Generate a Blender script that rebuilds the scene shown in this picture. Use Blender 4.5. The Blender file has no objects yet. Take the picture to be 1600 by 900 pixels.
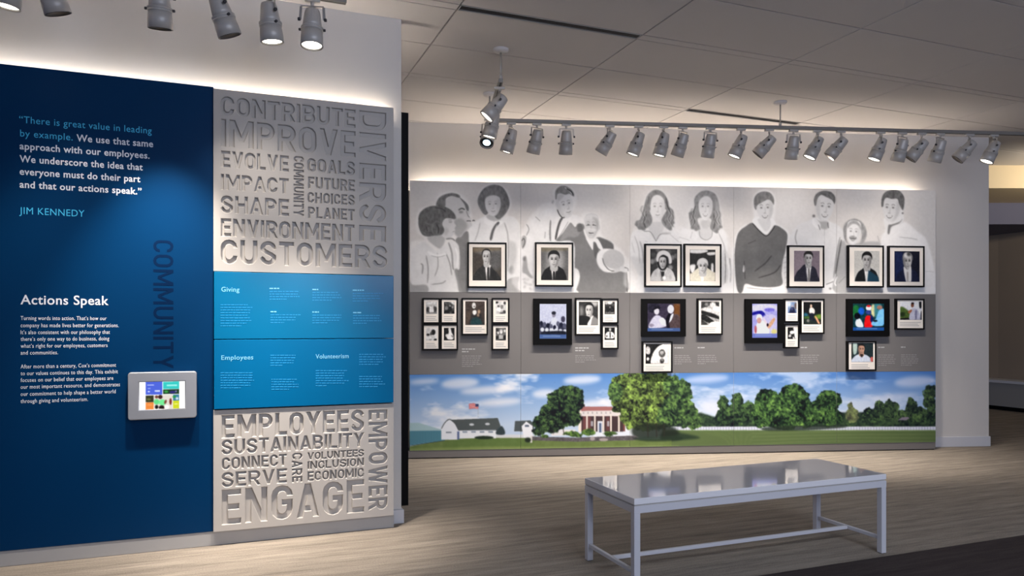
import bpy, bmesh, math, random
import numpy as np
from mathutils import Vector, Matrix, Quaternion

# ---------------------------------------------------------------- scene, camera, world, lights
SC = bpy.context.scene
COL = SC.collection
F, CX, HY, EYE = 1155.0, 800.0, 508.0, 1.45          # focal length in pixels, principal x, horizon row, eye height

cam_d = bpy.data.cameras.new('camera')
cam_d.sensor_width = 36.0
cam_d.lens = F / 1600.0 * 36.0
cam_d.shift_y = (HY - 450.0) / 1600.0
cam_d.clip_start = 0.05
cam = bpy.data.objects.new('camera', cam_d)
COL.objects.link(cam)
cam.location = (0, 0, EYE)
cam.rotation_euler = (math.pi / 2, 0, 0)
SC.camera = cam

SC.view_settings.view_transform = 'Standard'
SC.view_settings.look = 'None'
SC.view_settings.gamma = 1.0
SC.view_settings.use_curve_mapping = False
SC.view_settings.exposure = 0.15

world = bpy.data.worlds.new('dim_hall')
world.use_nodes = True
world.node_tree.nodes['Background'].inputs[0].default_value = (0.58, 0.66, 1.0, 1)
world.node_tree.nodes['Background'].inputs[1].default_value = 0.36
SC.world = world

SPOT_W_FAR, SPOT_W_LEFT, COVE_FAR, COVE_LEFT = 1.0, 1.0, 37.0, 38.0
WARM = (1.0, 0.86, 0.72)
WARM_SPOT = (1.0, 0.90, 0.80)


def area_light(name, loc, target, sx, sy, power, color):
    d = bpy.data.lights.new(name, 'AREA')
    d.shape = 'RECTANGLE'; d.size = sx; d.size_y = sy
    d.energy = power; d.color = color
    o = bpy.data.objects.new(name, d)
    COL.objects.link(o)
    o.location = loc
    o.rotation_euler = (Vector(target) - Vector(loc)).to_track_quat('-Z', 'Y').to_euler()
    return o


# two added fill lights out of view, and the lit lobby past the end of the far wall
area_light('near_fill_light', (2.6, 0.6, 3.6), (2.7, 2.2, 0), 2.4, 1.2, 120, (0.8, 0.87, 1.0))  # added fill, no fitting: brightens the bench top and near floor
area_light('ceiling_fill_light', (3.5, -2.0, 2.7), (4.2, 1.5, 3.7), 5.0, 1.0, 170, (0.70, 0.78, 1.0))  # added fill behind the camera, lifts the ceiling tone
area_light('lobby_cove_light', (8.3, 9.6, 3.2), (8.0, 10.6, 3.7), 2.6, 0.15, 27, (1.0, 0.86, 0.66))

# ---------------------------------------------------------------- frames of reference (plan of the room)
PHI_L = math.radians(21.45)
PHI_F = math.radians(5.63)
FR = {'L': (-1.963, 4.854, PHI_L),       # face of the left exhibit boards
      'F': (-1.107, 7.994, PHI_F),       # face of the far exhibit boards
      'G': (0.0, 0.0, PHI_L)}            # ceiling grid, carpet and bench run parallel to the left wall


def on(fr, px, py, off=0.0):
    """point of the vertical plane (frame fr, local y = off) seen along a direction -> local x, z"""
    ox, oy, ph = FR[fr]
    dx = (np.asarray(px, float) - CX) / F
    nx, ny = math.sin(ph), -math.cos(ph)
    c = ox * nx + oy * ny - off
    Y = c / (dx * nx + ny)
    X = dx * Y
    u = (X - ox) * math.cos(ph) + (Y - oy) * math.sin(ph)
    return u, EYE + (HY - np.asarray(py, float)) / F * Y


def to_world(fr, x, y, z):
    ox, oy, ph = FR[fr]
    c, s = math.cos(ph), math.sin(ph)
    return Vector((ox + x * c - y * s, oy + x * s + y * c, z))


# ---------------------------------------------------------------- materials
def srgb(v):
    v = np.asarray(v, float) / 255.0
    return np.where(v <= 0.04045, v / 12.92, ((v + 0.055) / 1.055) ** 2.4)


def mat(name, rgb, rough=0.5, metal=0.0, spec=0.5, emit=None, estr=0.0, noise=None, bump=None, coat=0.0):
    m = bpy.data.materials.new(name)
    m.use_nodes = True
    nt = m.node_tree
    b = nt.nodes['Principled BSDF']
    c = tuple(srgb(rgb)) + (1,)
    b.inputs['Base Color'].default_value = c
    b.inputs['Roughness'].default_value = rough
    b.inputs['Metallic'].default_value = metal
    b.inputs['Specular IOR Level'].default_value = spec
    if coat:
        b.inputs['Coat Weight'].default_value = coat
        b.inputs['Coat Roughness'].default_value = 0.05
    if emit is not None:
        b.inputs['Emission Color'].default_value = tuple(emit) + (1,)
        b.inputs['Emission Strength'].default_value = estr
    if noise or bump:
        tc = nt.nodes.new('ShaderNodeTexCoord')
    if noise:                                        # (scale, amount)
        n = nt.nodes.new('ShaderNodeTexNoise')
        n.inputs['Scale'].default_value = noise[0]
        n.inputs['Detail'].default_value = 4
        nt.links.new(tc.outputs['Object'], n.inputs['Vector'])
        mx = nt.nodes.new('ShaderNodeMix'); mx.data_type = 'RGBA'
        mx.inputs[6].default_value = tuple(x * (1 - noise[1]) for x in c[:3]) + (1,)
        mx.inputs[7].default_value = tuple(min(1, x * (1 + noise[1])) for x in c[:3]) + (1,)
        nt.links.new(n.outputs['Fac'], mx.inputs[0])
        nt.links.new(mx.outputs[2], b.inputs['Base Color'])
    if bump:                                         # (scale, strength, distance)
        n = nt.nodes.new('ShaderNodeTexNoise')
        n.inputs['Scale'].default_value = bump[0]
        n.inputs['Detail'].default_value = 3
        nt.links.new(tc.outputs['Object'], n.inputs['Vector'])
        bp = nt.nodes.new('ShaderNodeBump')
        bp.inputs['Strength'].default_value = bump[1]
        bp.inputs['Distance'].default_value = bump[2]
        nt.links.new(n.outputs['Fac'], bp.inputs['Height'])
        nt.links.new(bp.outputs['Normal'], b.inputs['Normal'])
    return m


M = {}
M['wall'] = mat('painted_wall', (213, 208, 202), 0.85, spec=0.2, noise=(0.7, 0.02), bump=(180, 0.15, 0.001))
M['wall_grey'] = mat('painted_end_wall', (196, 197, 204), 0.85, spec=0.2, noise=(0.7, 0.02), bump=(180, 0.15, 0.001))
M['tile'] = mat('ceiling_tile', (205, 201, 199), 0.9, spec=0.15, noise=(3, 0.015), bump=(260, 0.25, 0.001))
M['grid'] = mat('ceiling_grid', (70, 67, 66), 0.8, spec=0.2, noise=(3, 0.02))
M['trim'] = mat('painted_trim', (168, 167, 166), 0.5, noise=(2, 0.02))
M['trim_white'] = mat('white_trim', (206, 206, 210), 0.5, noise=(2, 0.02))
M['plinth_dark'] = mat('dark_plinth', (112, 108, 106), 0.5, noise=(2, 0.03))
M['black'] = mat('black_lacquer', (5, 5, 6), 0.6, spec=0.12, noise=(8, 0.2))
M['frame'] = mat('black_picture_frame', (9, 8, 9), 0.5, spec=0.15, noise=(20, 0.2))
M['mat_board'] = mat('white_mat_board', (228, 222, 214), 0.9, spec=0.1, noise=(6, 0.01))
M['relief'] = mat('carved_white_board', (184, 179, 173), 0.62, spec=0.3, noise=(2, 0.015), bump=(240, 0.1, 0.0006))
M['navy'] = mat('deep_blue_board', (0, 49, 90), 0.38, spec=0.1, noise=(1.5, 0.05))
M['azure'] = mat('azure_glossy_board', (0, 106, 152), 0.22, spec=0.22, noise=(1.5, 0.03))
M['azure_dark'] = mat('azure_glossy_lower_board', (0, 100, 150), 0.22, spec=0.22, noise=(1.5, 0.03))
M['ink_cyan'] = mat('cyan_vinyl', (60, 190, 235), 0.6, noise=(9, 0.02))
M['ink_white'] = mat('white_vinyl', (232, 236, 242), 0.6, noise=(9, 0.02))
M['ink_dark'] = mat('dark_blue_vinyl', (2, 30, 64), 0.7, spec=0.05, noise=(9, 0.02))
M['ink_pale'] = mat('pale_blue_vinyl', (120, 200, 235), 0.5, noise=(9, 0.02))
M['ink_faint'] = mat('faint_blue_vinyl', (24, 146, 204), 0.5, noise=(9, 0.02))
M['ink_grey'] = mat('light_grey_vinyl', (168, 169, 170), 0.7, noise=(9, 0.02))
M['ink_grey2'] = mat('mid_grey_vinyl', (136, 135, 135), 0.7, noise=(9, 0.02))
M['band'] = mat('grey_text_board', (113, 111, 111), 0.6, spec=0.25, noise=(2, 0.02))
M['fixture'] = mat('satin_grey_fixture', (186, 181, 175), 0.42, metal=0.15, noise=(14, 0.03))
M['fixture_dark'] = mat('fixture_knob', (62, 60, 62), 0.4, metal=0.3, noise=(14, 0.05))
M['steel'] = mat('brushed_arm', (176, 172, 166), 0.35, metal=0.5, noise=(20, 0.03))
M['track'] = mat('track_rail', (136, 132, 127), 0.45, metal=0.2, noise=(10, 0.03))
M['lens'] = mat('lit_lens', (255, 250, 240), 0.3, emit=(1.0, 0.93, 0.82), estr=6.0, noise=(10, 0.01))
M['lens_off'] = mat('unlit_lens', (60, 58, 56), 0.15, noise=(10, 0.1))
M['lens_blue'] = mat('blue_filter_lens', (200, 225, 255), 0.3, emit=(0.55, 0.8, 1.0), estr=4.0, noise=(10, 0.01))
M['led'] = mat('led_strip_warm', (255, 240, 220), 0.5, emit=(1.0, 0.87, 0.73), estr=COVE_FAR, noise=(10, 0.01))
M['led_back'] = mat('led_strip_back', (255, 240, 220), 0.5, emit=(1.0, 0.88, 0.76), estr=48.0, noise=(10, 0.01))
M['led_left'] = mat('led_strip_left', (255, 240, 220), 0.5, emit=(1.0, 0.90, 0.78), estr=COVE_LEFT, noise=(10, 0.01))
M['bench_top'] = mat('gloss_white_bench_top', (240, 238, 240), 0.09, spec=1.0, noise=(3, 0.01), coat=1.0)
M['bench'] = mat('white_bench_frame', (206, 205, 210), 0.35, noise=(3, 0.01))
M['kiosk'] = mat('brushed_silver_bezel', (168, 170, 174), 0.38, metal=0.45, noise=(30, 0.03))
M['slot'] = mat('slot_diffuser_black', (38, 36, 36), 0.5, noise=(10, 0.1))
M['lobby'] = mat('lobby_wall_paint', (150, 136, 120), 0.85, spec=0.2, noise=(0.8, 0.03))
M['lobby_cream'] = mat('lobby_bulkhead_cream', (232, 214, 178), 0.8, noise=(0.8, 0.02))
M['lobby_blue'] = mat('lobby_blue_grey', (104, 106, 128), 0.8, noise=(0.8, 0.03))
M['lobby_bench'] = mat('curved_bench_paint', (150, 148, 144), 0.5, noise=(2, 0.02))


def carpet(name, lo, hi):
    m = bpy.data.materials.new(name)
    m.use_nodes = True
    nt = m.node_tree
    b = nt.nodes['Principled BSDF']
    b.inputs['Roughness'].default_value = 0.95
    b.inputs['Specular IOR Level'].default_value = 0.1
    tc = nt.nodes.new('ShaderNodeTexCoord')

    def noise(sx, sy, detail, rough=0.6):
        mp = nt.nodes.new('ShaderNodeMapping')
        mp.inputs['Scale'].default_value = (sx, sy, 1)
        nt.links.new(tc.outputs['Object'], mp.inputs['Vector'])
        n = nt.nodes.new('ShaderNodeTexNoise')
        n.inputs['Scale'].default_value = 1.0
        n.inputs['Detail'].default_value = detail
        n.inputs['Roughness'].default_value = rough
        nt.links.new(mp.outputs['Vector'], n.inputs['Vector'])
        return n.outputs['Fac']

    def math_(op, a, bb):
        q = nt.nodes.new('ShaderNodeMath'); q.operation = op
        for i, v in enumerate((a, bb)):
            if isinstance(v, float): q.inputs[i].default_value = v
            else: nt.links.new(v, q.inputs[i])
        return q.outputs[0]
    s1 = noise(1.1, 16.0, 5)       # long streaks of the woven stripe
    s2 = noise(5.0, 45.0, 3)
    s3 = noise(110.0, 140.0, 2)     # loops
    acc = math_('ADD', math_('MULTIPLY', s1, 0.44), math_('MULTIPLY', s2, 0.25))
    acc = math_('ADD', acc, math_('MULTIPLY', s3, 0.31))
    ramp = nt.nodes.new('ShaderNodeValToRGB')
    ramp.color_ramp.elements[0].position = 0.28
    ramp.color_ramp.elements[1].position = 0.70
    ramp.color_ramp.elements[0].color = tuple(srgb(lo)) + (1,)
    ramp.color_ramp.elements[1].color = tuple(srgb(hi)) + (1,)
    nt.links.new(acc, ramp.inputs[0])
    nt.links.new(ramp.outputs[0], b.inputs['Base Color'])
    bp = nt.nodes.new('ShaderNodeBump')
    bp.inputs['Strength'].default_value = 0.36
    bp.inputs['Distance'].default_value = 0.004
    nt.links.new(math_('ADD', s3, s2), bp.inputs['Height'])
    nt.links.new(bp.outputs['Normal'], b.inputs['Normal'])
    return m


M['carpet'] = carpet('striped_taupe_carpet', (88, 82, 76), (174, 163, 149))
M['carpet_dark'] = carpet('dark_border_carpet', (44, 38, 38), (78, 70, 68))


def print_mat(name, rough=0.55, spec=0.25, emit=0.0):
    """flat print: ink colours held as a colour attribute of the sheet"""
    m = bpy.data.materials.new(name)
    m.use_nodes = True
    nt = m.node_tree
    b = nt.nodes['Principled BSDF']
    a = nt.nodes.new('ShaderNodeAttribute'); a.attribute_name = 'ink'
    nt.links.new(a.outputs['Color'], b.inputs['Base Color'])
    b.inputs['Roughness'].default_value = rough
    b.inputs['Specular IOR Level'].default_value = spec
    if emit:
        b.inputs['Base Color'].default_value = (0, 0, 0, 1)
        for l in list(b.inputs['Base Color'].links): nt.links.remove(l)
        nt.links.new(a.outputs['Color'], b.inputs['Emission Color'])
        b.inputs['Emission Strength'].default_value = emit
    return m


M['print'] = print_mat('ink_print')
M['screen'] = print_mat('lit_screen', 0.3, 0.1, 1.0)
M['screen_bright'] = print_mat('lit_kiosk_screen', 0.3, 0.1, 1.1)


# ---------------------------------------------------------------- object helpers
def link(o, parent=None):
    COL.objects.link(o)
    if parent is not None:
        o.parent = parent
    return o


def tag(o, label=None, cat=None, group=None, kind=None):
    if label: o['label'] = label
    if cat: o['category'] = cat
    if group: o['group'] = group
    if kind: o['kind'] = kind
    return o


def empty(name, fr, x, y, z, label=None, cat=None, group=None, rz=0.0):
    o = bpy.data.objects.new(name, None)
    o.empty_display_size = 0.1
    COL.objects.link(o)
    o.location = to_world(fr, x, y, z)
    o.rotation_euler = (0, 0, FR[fr][2] + rz)
    return tag(o, label, cat, group)


class MB:
    def __init__(self): self.bm = bmesh.new()

    def box(self, x0, x1, y0, y1, z0, z1, bev=0.0, seg=2):
        r = bmesh.ops.create_cube(self.bm, size=1.0)
        vs = r['verts']
        for v in vs:
            v.co = Vector(((x0 + x1) / 2 + v.co.x * (x1 - x0), (y0 + y1) / 2 + v.co.y * (y1 - y0), (z0 + z1) / 2 + v.co.z * (z1 - z0)))
        if bev > 0:
            es = set()
            for v in vs: es.update(v.link_edges)
            bmesh.ops.bevel(self.bm, geom=list(es), offset=bev, segments=seg, affect='EDGES', profile=0.5)
        return self

    def lathe(self, prof, n=24, at=(0, 0, 0), rot=None, caps=True):
        rings = []
        for (r, z) in prof:
            ring = []
            for k in range(n):
                a = 2 * math.pi * k / n
                p = Vector((r * math.cos(a), r * math.sin(a), z))
                if rot is not None: p = rot @ p
                ring.append(self.bm.verts.new(p + Vector(at)))
            rings.append(ring)
        for a, b in zip(rings, rings[1:]):
            for k in range(n):
                f = self.bm.faces.new((a[k], a[(k + 1) % n], b[(k + 1) % n], b[k])); f.smooth = True
        for ring, fl in (((rings[0], True), (rings[-1], False)) if caps else ()):
            try: self.bm.faces.new(ring[::-1] if fl else ring)
            except ValueError: pass
        return self

    def bar(self, p, q, w, h=None, round_=False, n=10):
        h = h or w
        p, q = Vector(p), Vector(q)
        d = q - p
        rot = d.to_track_quat('Z', 'Y').to_matrix()
        if round_:
            return self.lathe([(w / 2, 0), (w / 2, d.length)], n, p, rot)
        r = bmesh.ops.create_cube(self.bm, size=1.0)
        for v in r['verts']:
            v.co = p + rot @ Vector((v.co.x * w, v.co.y * h, (v.co.z + .5) * d.length))
        return self

    def prism(self, pts, z0, z1):
        a = [self.bm.verts.new((x, y, z0)) for x, y in pts]
        b = [self.bm.verts.new((x, y, z1)) for x, y in pts]
        n = len(pts)
        self.bm.faces.new(a[::-1]); self.bm.faces.new(b)
        for i in range(n):
            self.bm.faces.new((a[i], a[(i + 1) % n], b[(i + 1) % n], b[i]))
        return self

    def mesh(self, name, m):
        bmesh.ops.recalc_face_normals(self.bm, faces=self.bm.faces)
        me = bpy.data.meshes.new(name)
        self.bm.to_mesh(me); self.bm.free()
        if m is not None: me.materials.append(m)
        return me

    def build(self, name, m, parent=None, fr=None):
        o = bpy.data.objects.new(name, self.mesh(name, m))
        link(o, parent)
        if fr:
            o.location = (FR[fr][0], FR[fr][1], 0); o.rotation_euler = (0, 0, FR[fr][2])
        return o


def struct(name, mb, m, fr, label=None):
    o = mb.build(name, m, None, fr)
    o['kind'] = 'structure'
    o['label'] = label or name.replace('_', ' ')
    return o


def copy_part(o, parent):
    c = o.copy(); COL.objects.link(c); c.parent = parent
    return c


# ---------------------------------------------------------------- lettering
def text_polys(s, res=4):
    cu = bpy.data.curves.new('type', 'FONT'); cu.body = s; cu.space_character = 1.06
    ob = bpy.data.objects.new('type', cu); COL.objects.link(ob)
    dg = bpy.context.evaluated_depsgraph_get()
    c = ob.to_curve(dg)
    out = []
    for sp in c.splines:
        if sp.type != 'BEZIER':
            out.append(np.array([p.co[:2] for p in sp.points])); continue
        bp = sp.bezier_points; n = len(bp); pts = []
        for i in range(n):
            a, b = bp[i], bp[(i + 1) % n]
            p0, p1, p2, p3 = (np.array(v[:2]) for v in (a.co, a.handle_right, b.handle_left, b.co))
            ch = p3 - p0; L = np.hypot(*ch) + 1e-9
            dev = max(abs(np.cross(np.append(ch, 0), np.append(q - p0, 0))[2]) / L for q in (p1, p2))
            k = 1 if dev < 0.004 else res
            for j in range(k):
                t = j / k
                pts.append((1 - t) ** 3 * p0 + 3 * (1 - t) ** 2 * t * p1 + 3 * (1 - t) * t * t * p2 + t ** 3 * p3)
        P = np.array(pts)
        keep = [0] + [i for i in range(1, len(P)) if np.hypot(*(P[i] - P[i - 1])) > 1e-4]
        out.append(P[keep])
    ob.to_curve_clear()
    bpy.data.objects.remove(ob); bpy.data.curves.remove(cu)
    return out


def area2(p):
    x, y = p[:, 0], p[:, 1]
    return float(np.sum(x * np.roll(y, -1) - np.roll(x, -1) * y))


def offset_poly(p, d):
    """push a closed outline outward (glyph outlines grow, their counters shrink)"""
    if d == 0: return p
    a = p - np.roll(p, 1, 0); b = np.roll(p, -1, 0) - p
    a /= (np.linalg.norm(a, axis=1)[:, None] + 1e-9); b /= (np.linalg.norm(b, axis=1)[:, None] + 1e-9)
    na = np.stack([a[:, 1], -a[:, 0]], 1); nb = np.stack([b[:, 1], -b[:, 0]], 1)
    m = na + nb
    den = np.maximum(1 + np.sum(na * nb, 1), 0.35)[:, None]
    return p + m / den * d


def contains(poly, pt):
    x, y = pt; x0, y0 = poly[:, 0], poly[:, 1]; x1, y1 = np.roll(x0, -1), np.roll(y0, -1)
    c = (y0 > y) != (y1 > y)
    with np.errstate(divide='ignore', invalid='ignore'):
        xi = x0 + (y - y0) * (x1 - x0) / (y1 - y0)
    return bool(np.count_nonzero(c & (x < xi)) % 2)


def fit_text(s, x0, x1, zb, cap, grow=0.0, res=4, vertical=False, growx=None):
    """outlines of s stretched so that it runs from x0 to x1 with its baseline at zb and capitals cap tall.
    vertical: the word is turned a quarter clockwise: it runs down from zb (top) with length x1, its foot at x0"""
    P = text_polys(s, res)
    if not P: return []
    allp = np.concatenate(P)
    lo, hi = allp[:, 0].min(), allp[:, 0].max()
    sy = cap / 0.729
    W = (x1 if vertical else x1 - x0)
    sx = W / (hi - lo)
    out = []
    for i, p in enumerate(P):
        q = np.stack([(p[:, 0] - lo) * sx, p[:, 1] * sy], 1)
        if grow:
            depth = sum(contains(P[j], p[0]) for j in range(len(P)) if j != i)
            sign = 1 if depth % 2 == 0 else -1
            if (area2(q) > 0) != (sign > 0): q = q[::-1]
            # normals point right of travel: for counter-clockwise loops that is outward
            q = offset_poly(q, grow)
        if vertical: q = np.stack([x0 + q[:, 1], zb - q[:, 0]], 1)
        else: q = np.stack([x0 + q[:, 0], zb + q[:, 1]], 1)
        out.append(q)
    return out


def polys_mesh(name, polys, m, ext, bev=0.0, bres=1):
    """flat 2D outlines -> solid; drawn in x/z, thickness along y (face at -ext)"""
    cu = bpy.data.curves.new(name, 'CURVE')
    cu.dimensions = '2D'; cu.fill_mode = 'BOTH' if (ext or bev) else 'FRONT'
    cu.extrude = ext; cu.bevel_depth = bev; cu.bevel_resolution = bres; cu.offset = -bev
    for p in polys:
        sp = cu.splines.new('POLY')
        sp.points.add(len(p) - 1)
        co = np.zeros((len(p), 4)); co[:, :2] = p; co[:, 3] = 1
        sp.points.foreach_set('co', co.ravel()); sp.use_cyclic_u = True
    ob = bpy.data.objects.new(name, cu); COL.objects.link(ob)
    dg = bpy.context.evaluated_depsgraph_get()
    me = bpy.data.meshes.new_from_object(ob.evaluated_get(dg))
    bpy.data.objects.remove(ob); bpy.data.curves.remove(cu)
    me.transform(Matrix.Rotation(math.pi / 2, 4, 'X'))
    me.materials.clear(); me.materials.append(m); me.name = name
    return me


# narrow sign-maker's capitals of even stroke, drawn as centre lines and merged into outlines
WID = dict(C=.5, O=.52, N=.53, T=.47, R=.52, I=0, B=.52, U=.52, E=.45, M=.68, P=.5, V=.55, L=.43, A=.56, S=.5, G=.52, F=.44, H=.53, Y=.55, D=.52, W=.8)


def arc(cx, cy, r, a0, a1, n=6):
    return [(cx + r * math.cos(math.radians(a0 + (a1 - a0) * k / n)), cy + r * math.sin(math.radians(a0 + (a1 - a0) * k / n))) for k in range(n + 1)]


def stroke(pts, t, closed=False):
    p = [np.array(pts[0], float)]
    for q in pts[1:]:
        if np.hypot(*(np.array(q) - p[-1])) > 1e-5: p.append(np.array(q, float))
    p = np.array(p)
    if closed:
        if area2(p) < 0: p = p[::-1]
        return [offset_poly(p, t / 2), offset_poly(p, -t / 2)[::-1]]
    d = np.diff(p, axis=0); d /= np.linalg.norm(d, axis=1)[:, None]
    nn = np.stack([-d[:, 1], d[:, 0]], 1)
    n = np.vstack([nn[:1], (nn[:-1] + nn[1:]), nn[-1:]])
    den = np.concatenate([[1], np.maximum(1 + np.sum(nn[:-1] * nn[1:], 1), .4), [1]])[:, None]
    n = n / den
    q = np.vstack([p + n * t / 2, (p - n * t / 2)[::-1]])
    return [q if area2(q) > 0 else q[::-1]]


def slant(xb, xt, t, y0=0.0, y1=1.0):
    w = t * math.hypot(1, (xt - xb) / (y1 - y0)) / 2
    return [np.array([(xb - w, y0), (xb + w, y0), (xt + w, y1), (xt - w, y1)])]


def glyph(ch, w, t):
    h = t / 2; L, R, B, T = h, w - h, h, 1 - h; m = w / 2; r = min((w - t) / 2, .3); o = []
    st = lambda *p: stroke(p, t)
    if ch == 'I': return st((h, 0), (h, 1)), t
    if ch in 'EFL':
        o += st((L, 0), (L, 1))
        for y, x in {'E': ((T, w), (.5, w * .9), (B, w)), 'F': ((T, w), (.5, w * .88)), 'L': ((B, w),)}[ch]: o += st((L, y), (x, y))
    elif ch == 'T': o += st((0, T), (w, T)) + st((m, 0), (m, T))
    elif ch == 'H': o += st((L, 0), (L, 1)) + st((R, 0), (R, 1)) + st((L, .5), (R, .5))
    elif ch == 'N': o += st((L, 0), (L, 1)) + st((R, 0), (R, 1)) + slant(R - h * .2, L + h * .2, t * .95)
    elif ch == 'M': o += st((L, 0), (L, 1)) + st((R, 0), (R, 1)) + slant(m, L + h * .3, t * .9, .22) + slant(m, R - h * .3, t * .9, .22)
    elif ch == 'V': o += slant(m, h * 1.1, t) + slant(m, w - h * 1.1, t)
    elif ch == 'A': o += slant(h * 1.1, m, t) + slant(w - h * 1.1, m, t) + st((w * .2, .26), (w * .8, .26))
    elif ch == 'W': o += slant(w * .29, h * 1.1, t * .95) + slant(w * .29, m, t * .9) + slant(w * .71, m, t * .9) + slant(w * .71, w - h * 1.1, t * .95)
    elif ch == 'Y': o += slant(m, h * 1.1, t, .42) + slant(m, w - h * 1.1, t, .42) + st((m, 0), (m, .46))
    elif ch == 'U': o += st((L, 1), *arc(m, B + r, r, 180, 360), (R, 1))
    elif ch == 'O': o += stroke(arc(m, T - r, r, 0, 180) + arc(m, B + r, r, 180, 360), t, True)
    elif ch == 'C': o += st((R, .68), *arc(m, T - r, r, 0, 180), *arc(m, B + r, r, 180, 360), (R, .32))
    elif ch == 'G': o += st((R, .70), *arc(m, T - r, r, 0, 180), *arc(m, B + r, r, 180, 360), (R, .5 - h)) + st((m, .5), (w, .5))
    elif ch == 'D': o += stroke([(L, B), (R - r, B)] + arc(R - r, B + r, r, 270, 360)[1:] + arc(R - r, T - r, r, 0, 90) + [(L, T)], t, True)
    elif ch == 'S':
        q = min(r, .235)
        o += st((R, .73), *arc(R - q, T - q, q, 0, 90), *arc(L + q, T - q, q, 90, 180), (L + .01, .64), (L + q * .5, .56), (R - q * .5, .44), (R - .01, .36), *arc(R - q, B + q, q, 0, -90), *arc(L + q, B + q, q, -90, -180), (L, .27))
    elif ch in 'PRB':
        yb = .46 if ch != 'B' else .5; q = min((T - yb) / 2, w - t, .25); xr = R if ch != 'B' else R - h * .3
        o += st((L, 0), (L, 1)) + st((L, T), (xr - q, T), *arc(xr - q, T - q, q, 90, 0)[1:], *arc(xr - q, yb + q, q, 0, -90), (L, yb))
        if ch == 'R': o += slant(R, m, t, 0, .46)
        if ch == 'B': o += st((L, .5), (R - q, .5), *arc(R - q, .5 - q, q, 90, 0)[1:], *arc(R - q, B + q, q, 0, -90), (L, B))
    return o, w


def merge(polys):
    """outline loops of the union of overlapping strokes"""
    from mathutils.geometry import delaunay_2d_cdt
    vs, es = [], []
    for q in polys:
        b = len(vs); vs += [Vector((float(x), float(z))) for x, z in q]
        es += [(b + k, b + (k + 1) % len(q)) for k in range(len(q))]
    V, _, Fc, _, _, _ = delaunay_2d_cdt(vs, es, [], 0, 1e-5)
    A = np.array([v[:] for v in V])
    nxt = {}; edges = set()
    for f in Fc:
        c = A[list(f)].mean(0); w = 0
        for q in polys:
            for (xa, ya), (xb, yb) in zip(q, np.roll(q, -1, 0)):
                if (ya > c[1]) != (yb > c[1]) and c[0] < xa + (c[1] - ya) * (xb - xa) / (yb - ya): w += 1 if yb > ya else -1
        if w != 0:
            for k in range(len(f)): edges.add((f[k], f[(k + 1) % len(f)]))
    for a, b in edges:
        if (b, a) not in edges: nxt.setdefault(a, []).append(b)
    loops = []
    while nxt:
        s0 = next(iter(nxt)); cur = s0; lp = []
        while True:
            lp.append(cur); ns = nxt.get(cur)
            if not ns: break
            b = ns.pop()
            if not ns: del nxt[cur]
            cur = b
            if cur == s0: break
        q = A[lp]
        keep = [k for k in range(len(q)) if np.hypot(*(q[k] - q[k - 1])) > 2e-4]
        q = q[keep]
        if len(q) > 2 and abs(area2(q)) > 1e-4:
            # drop points that lie on a straight run
            e = [k for k in range(len(q)) if abs((q[k] - q[k - 1])[0] * (q[(k + 1) % len(q)] - q[k])[1] - (q[k] - q[k - 1])[1] * (q[(k + 1) % len(q)] - q[k])[0]) > 1e-6]
            loops.append(q[e])
    return loops


def sign_text(s, x0, x1, zb, cap, t=.155, vertical=False, gap=.115):
    """like fit_text, in the even-stroke capitals"""
    W = (x1 if vertical else x1 - x0) / cap
    nI = s.count('I'); tot = sum(WID[c] for c in s) + gap * (len(s) - 1)
    k = (W - nI * t) / tot
    x = 0; out = []
    for c in s:
        g, w = glyph(c, max(WID[c] * k, 2.3 * t if c not in 'I' else t), t)
        for q in merge(g):
            q = q + np.array([x, 0]); q = q * cap
            out.append(np.stack([x0 + q[:, 1], zb - q[:, 0]], 1) if vertical else np.stack([x0 + q[:, 0], zb + q[:, 1]], 1))
        x += w + gap * k
    return out


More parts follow.
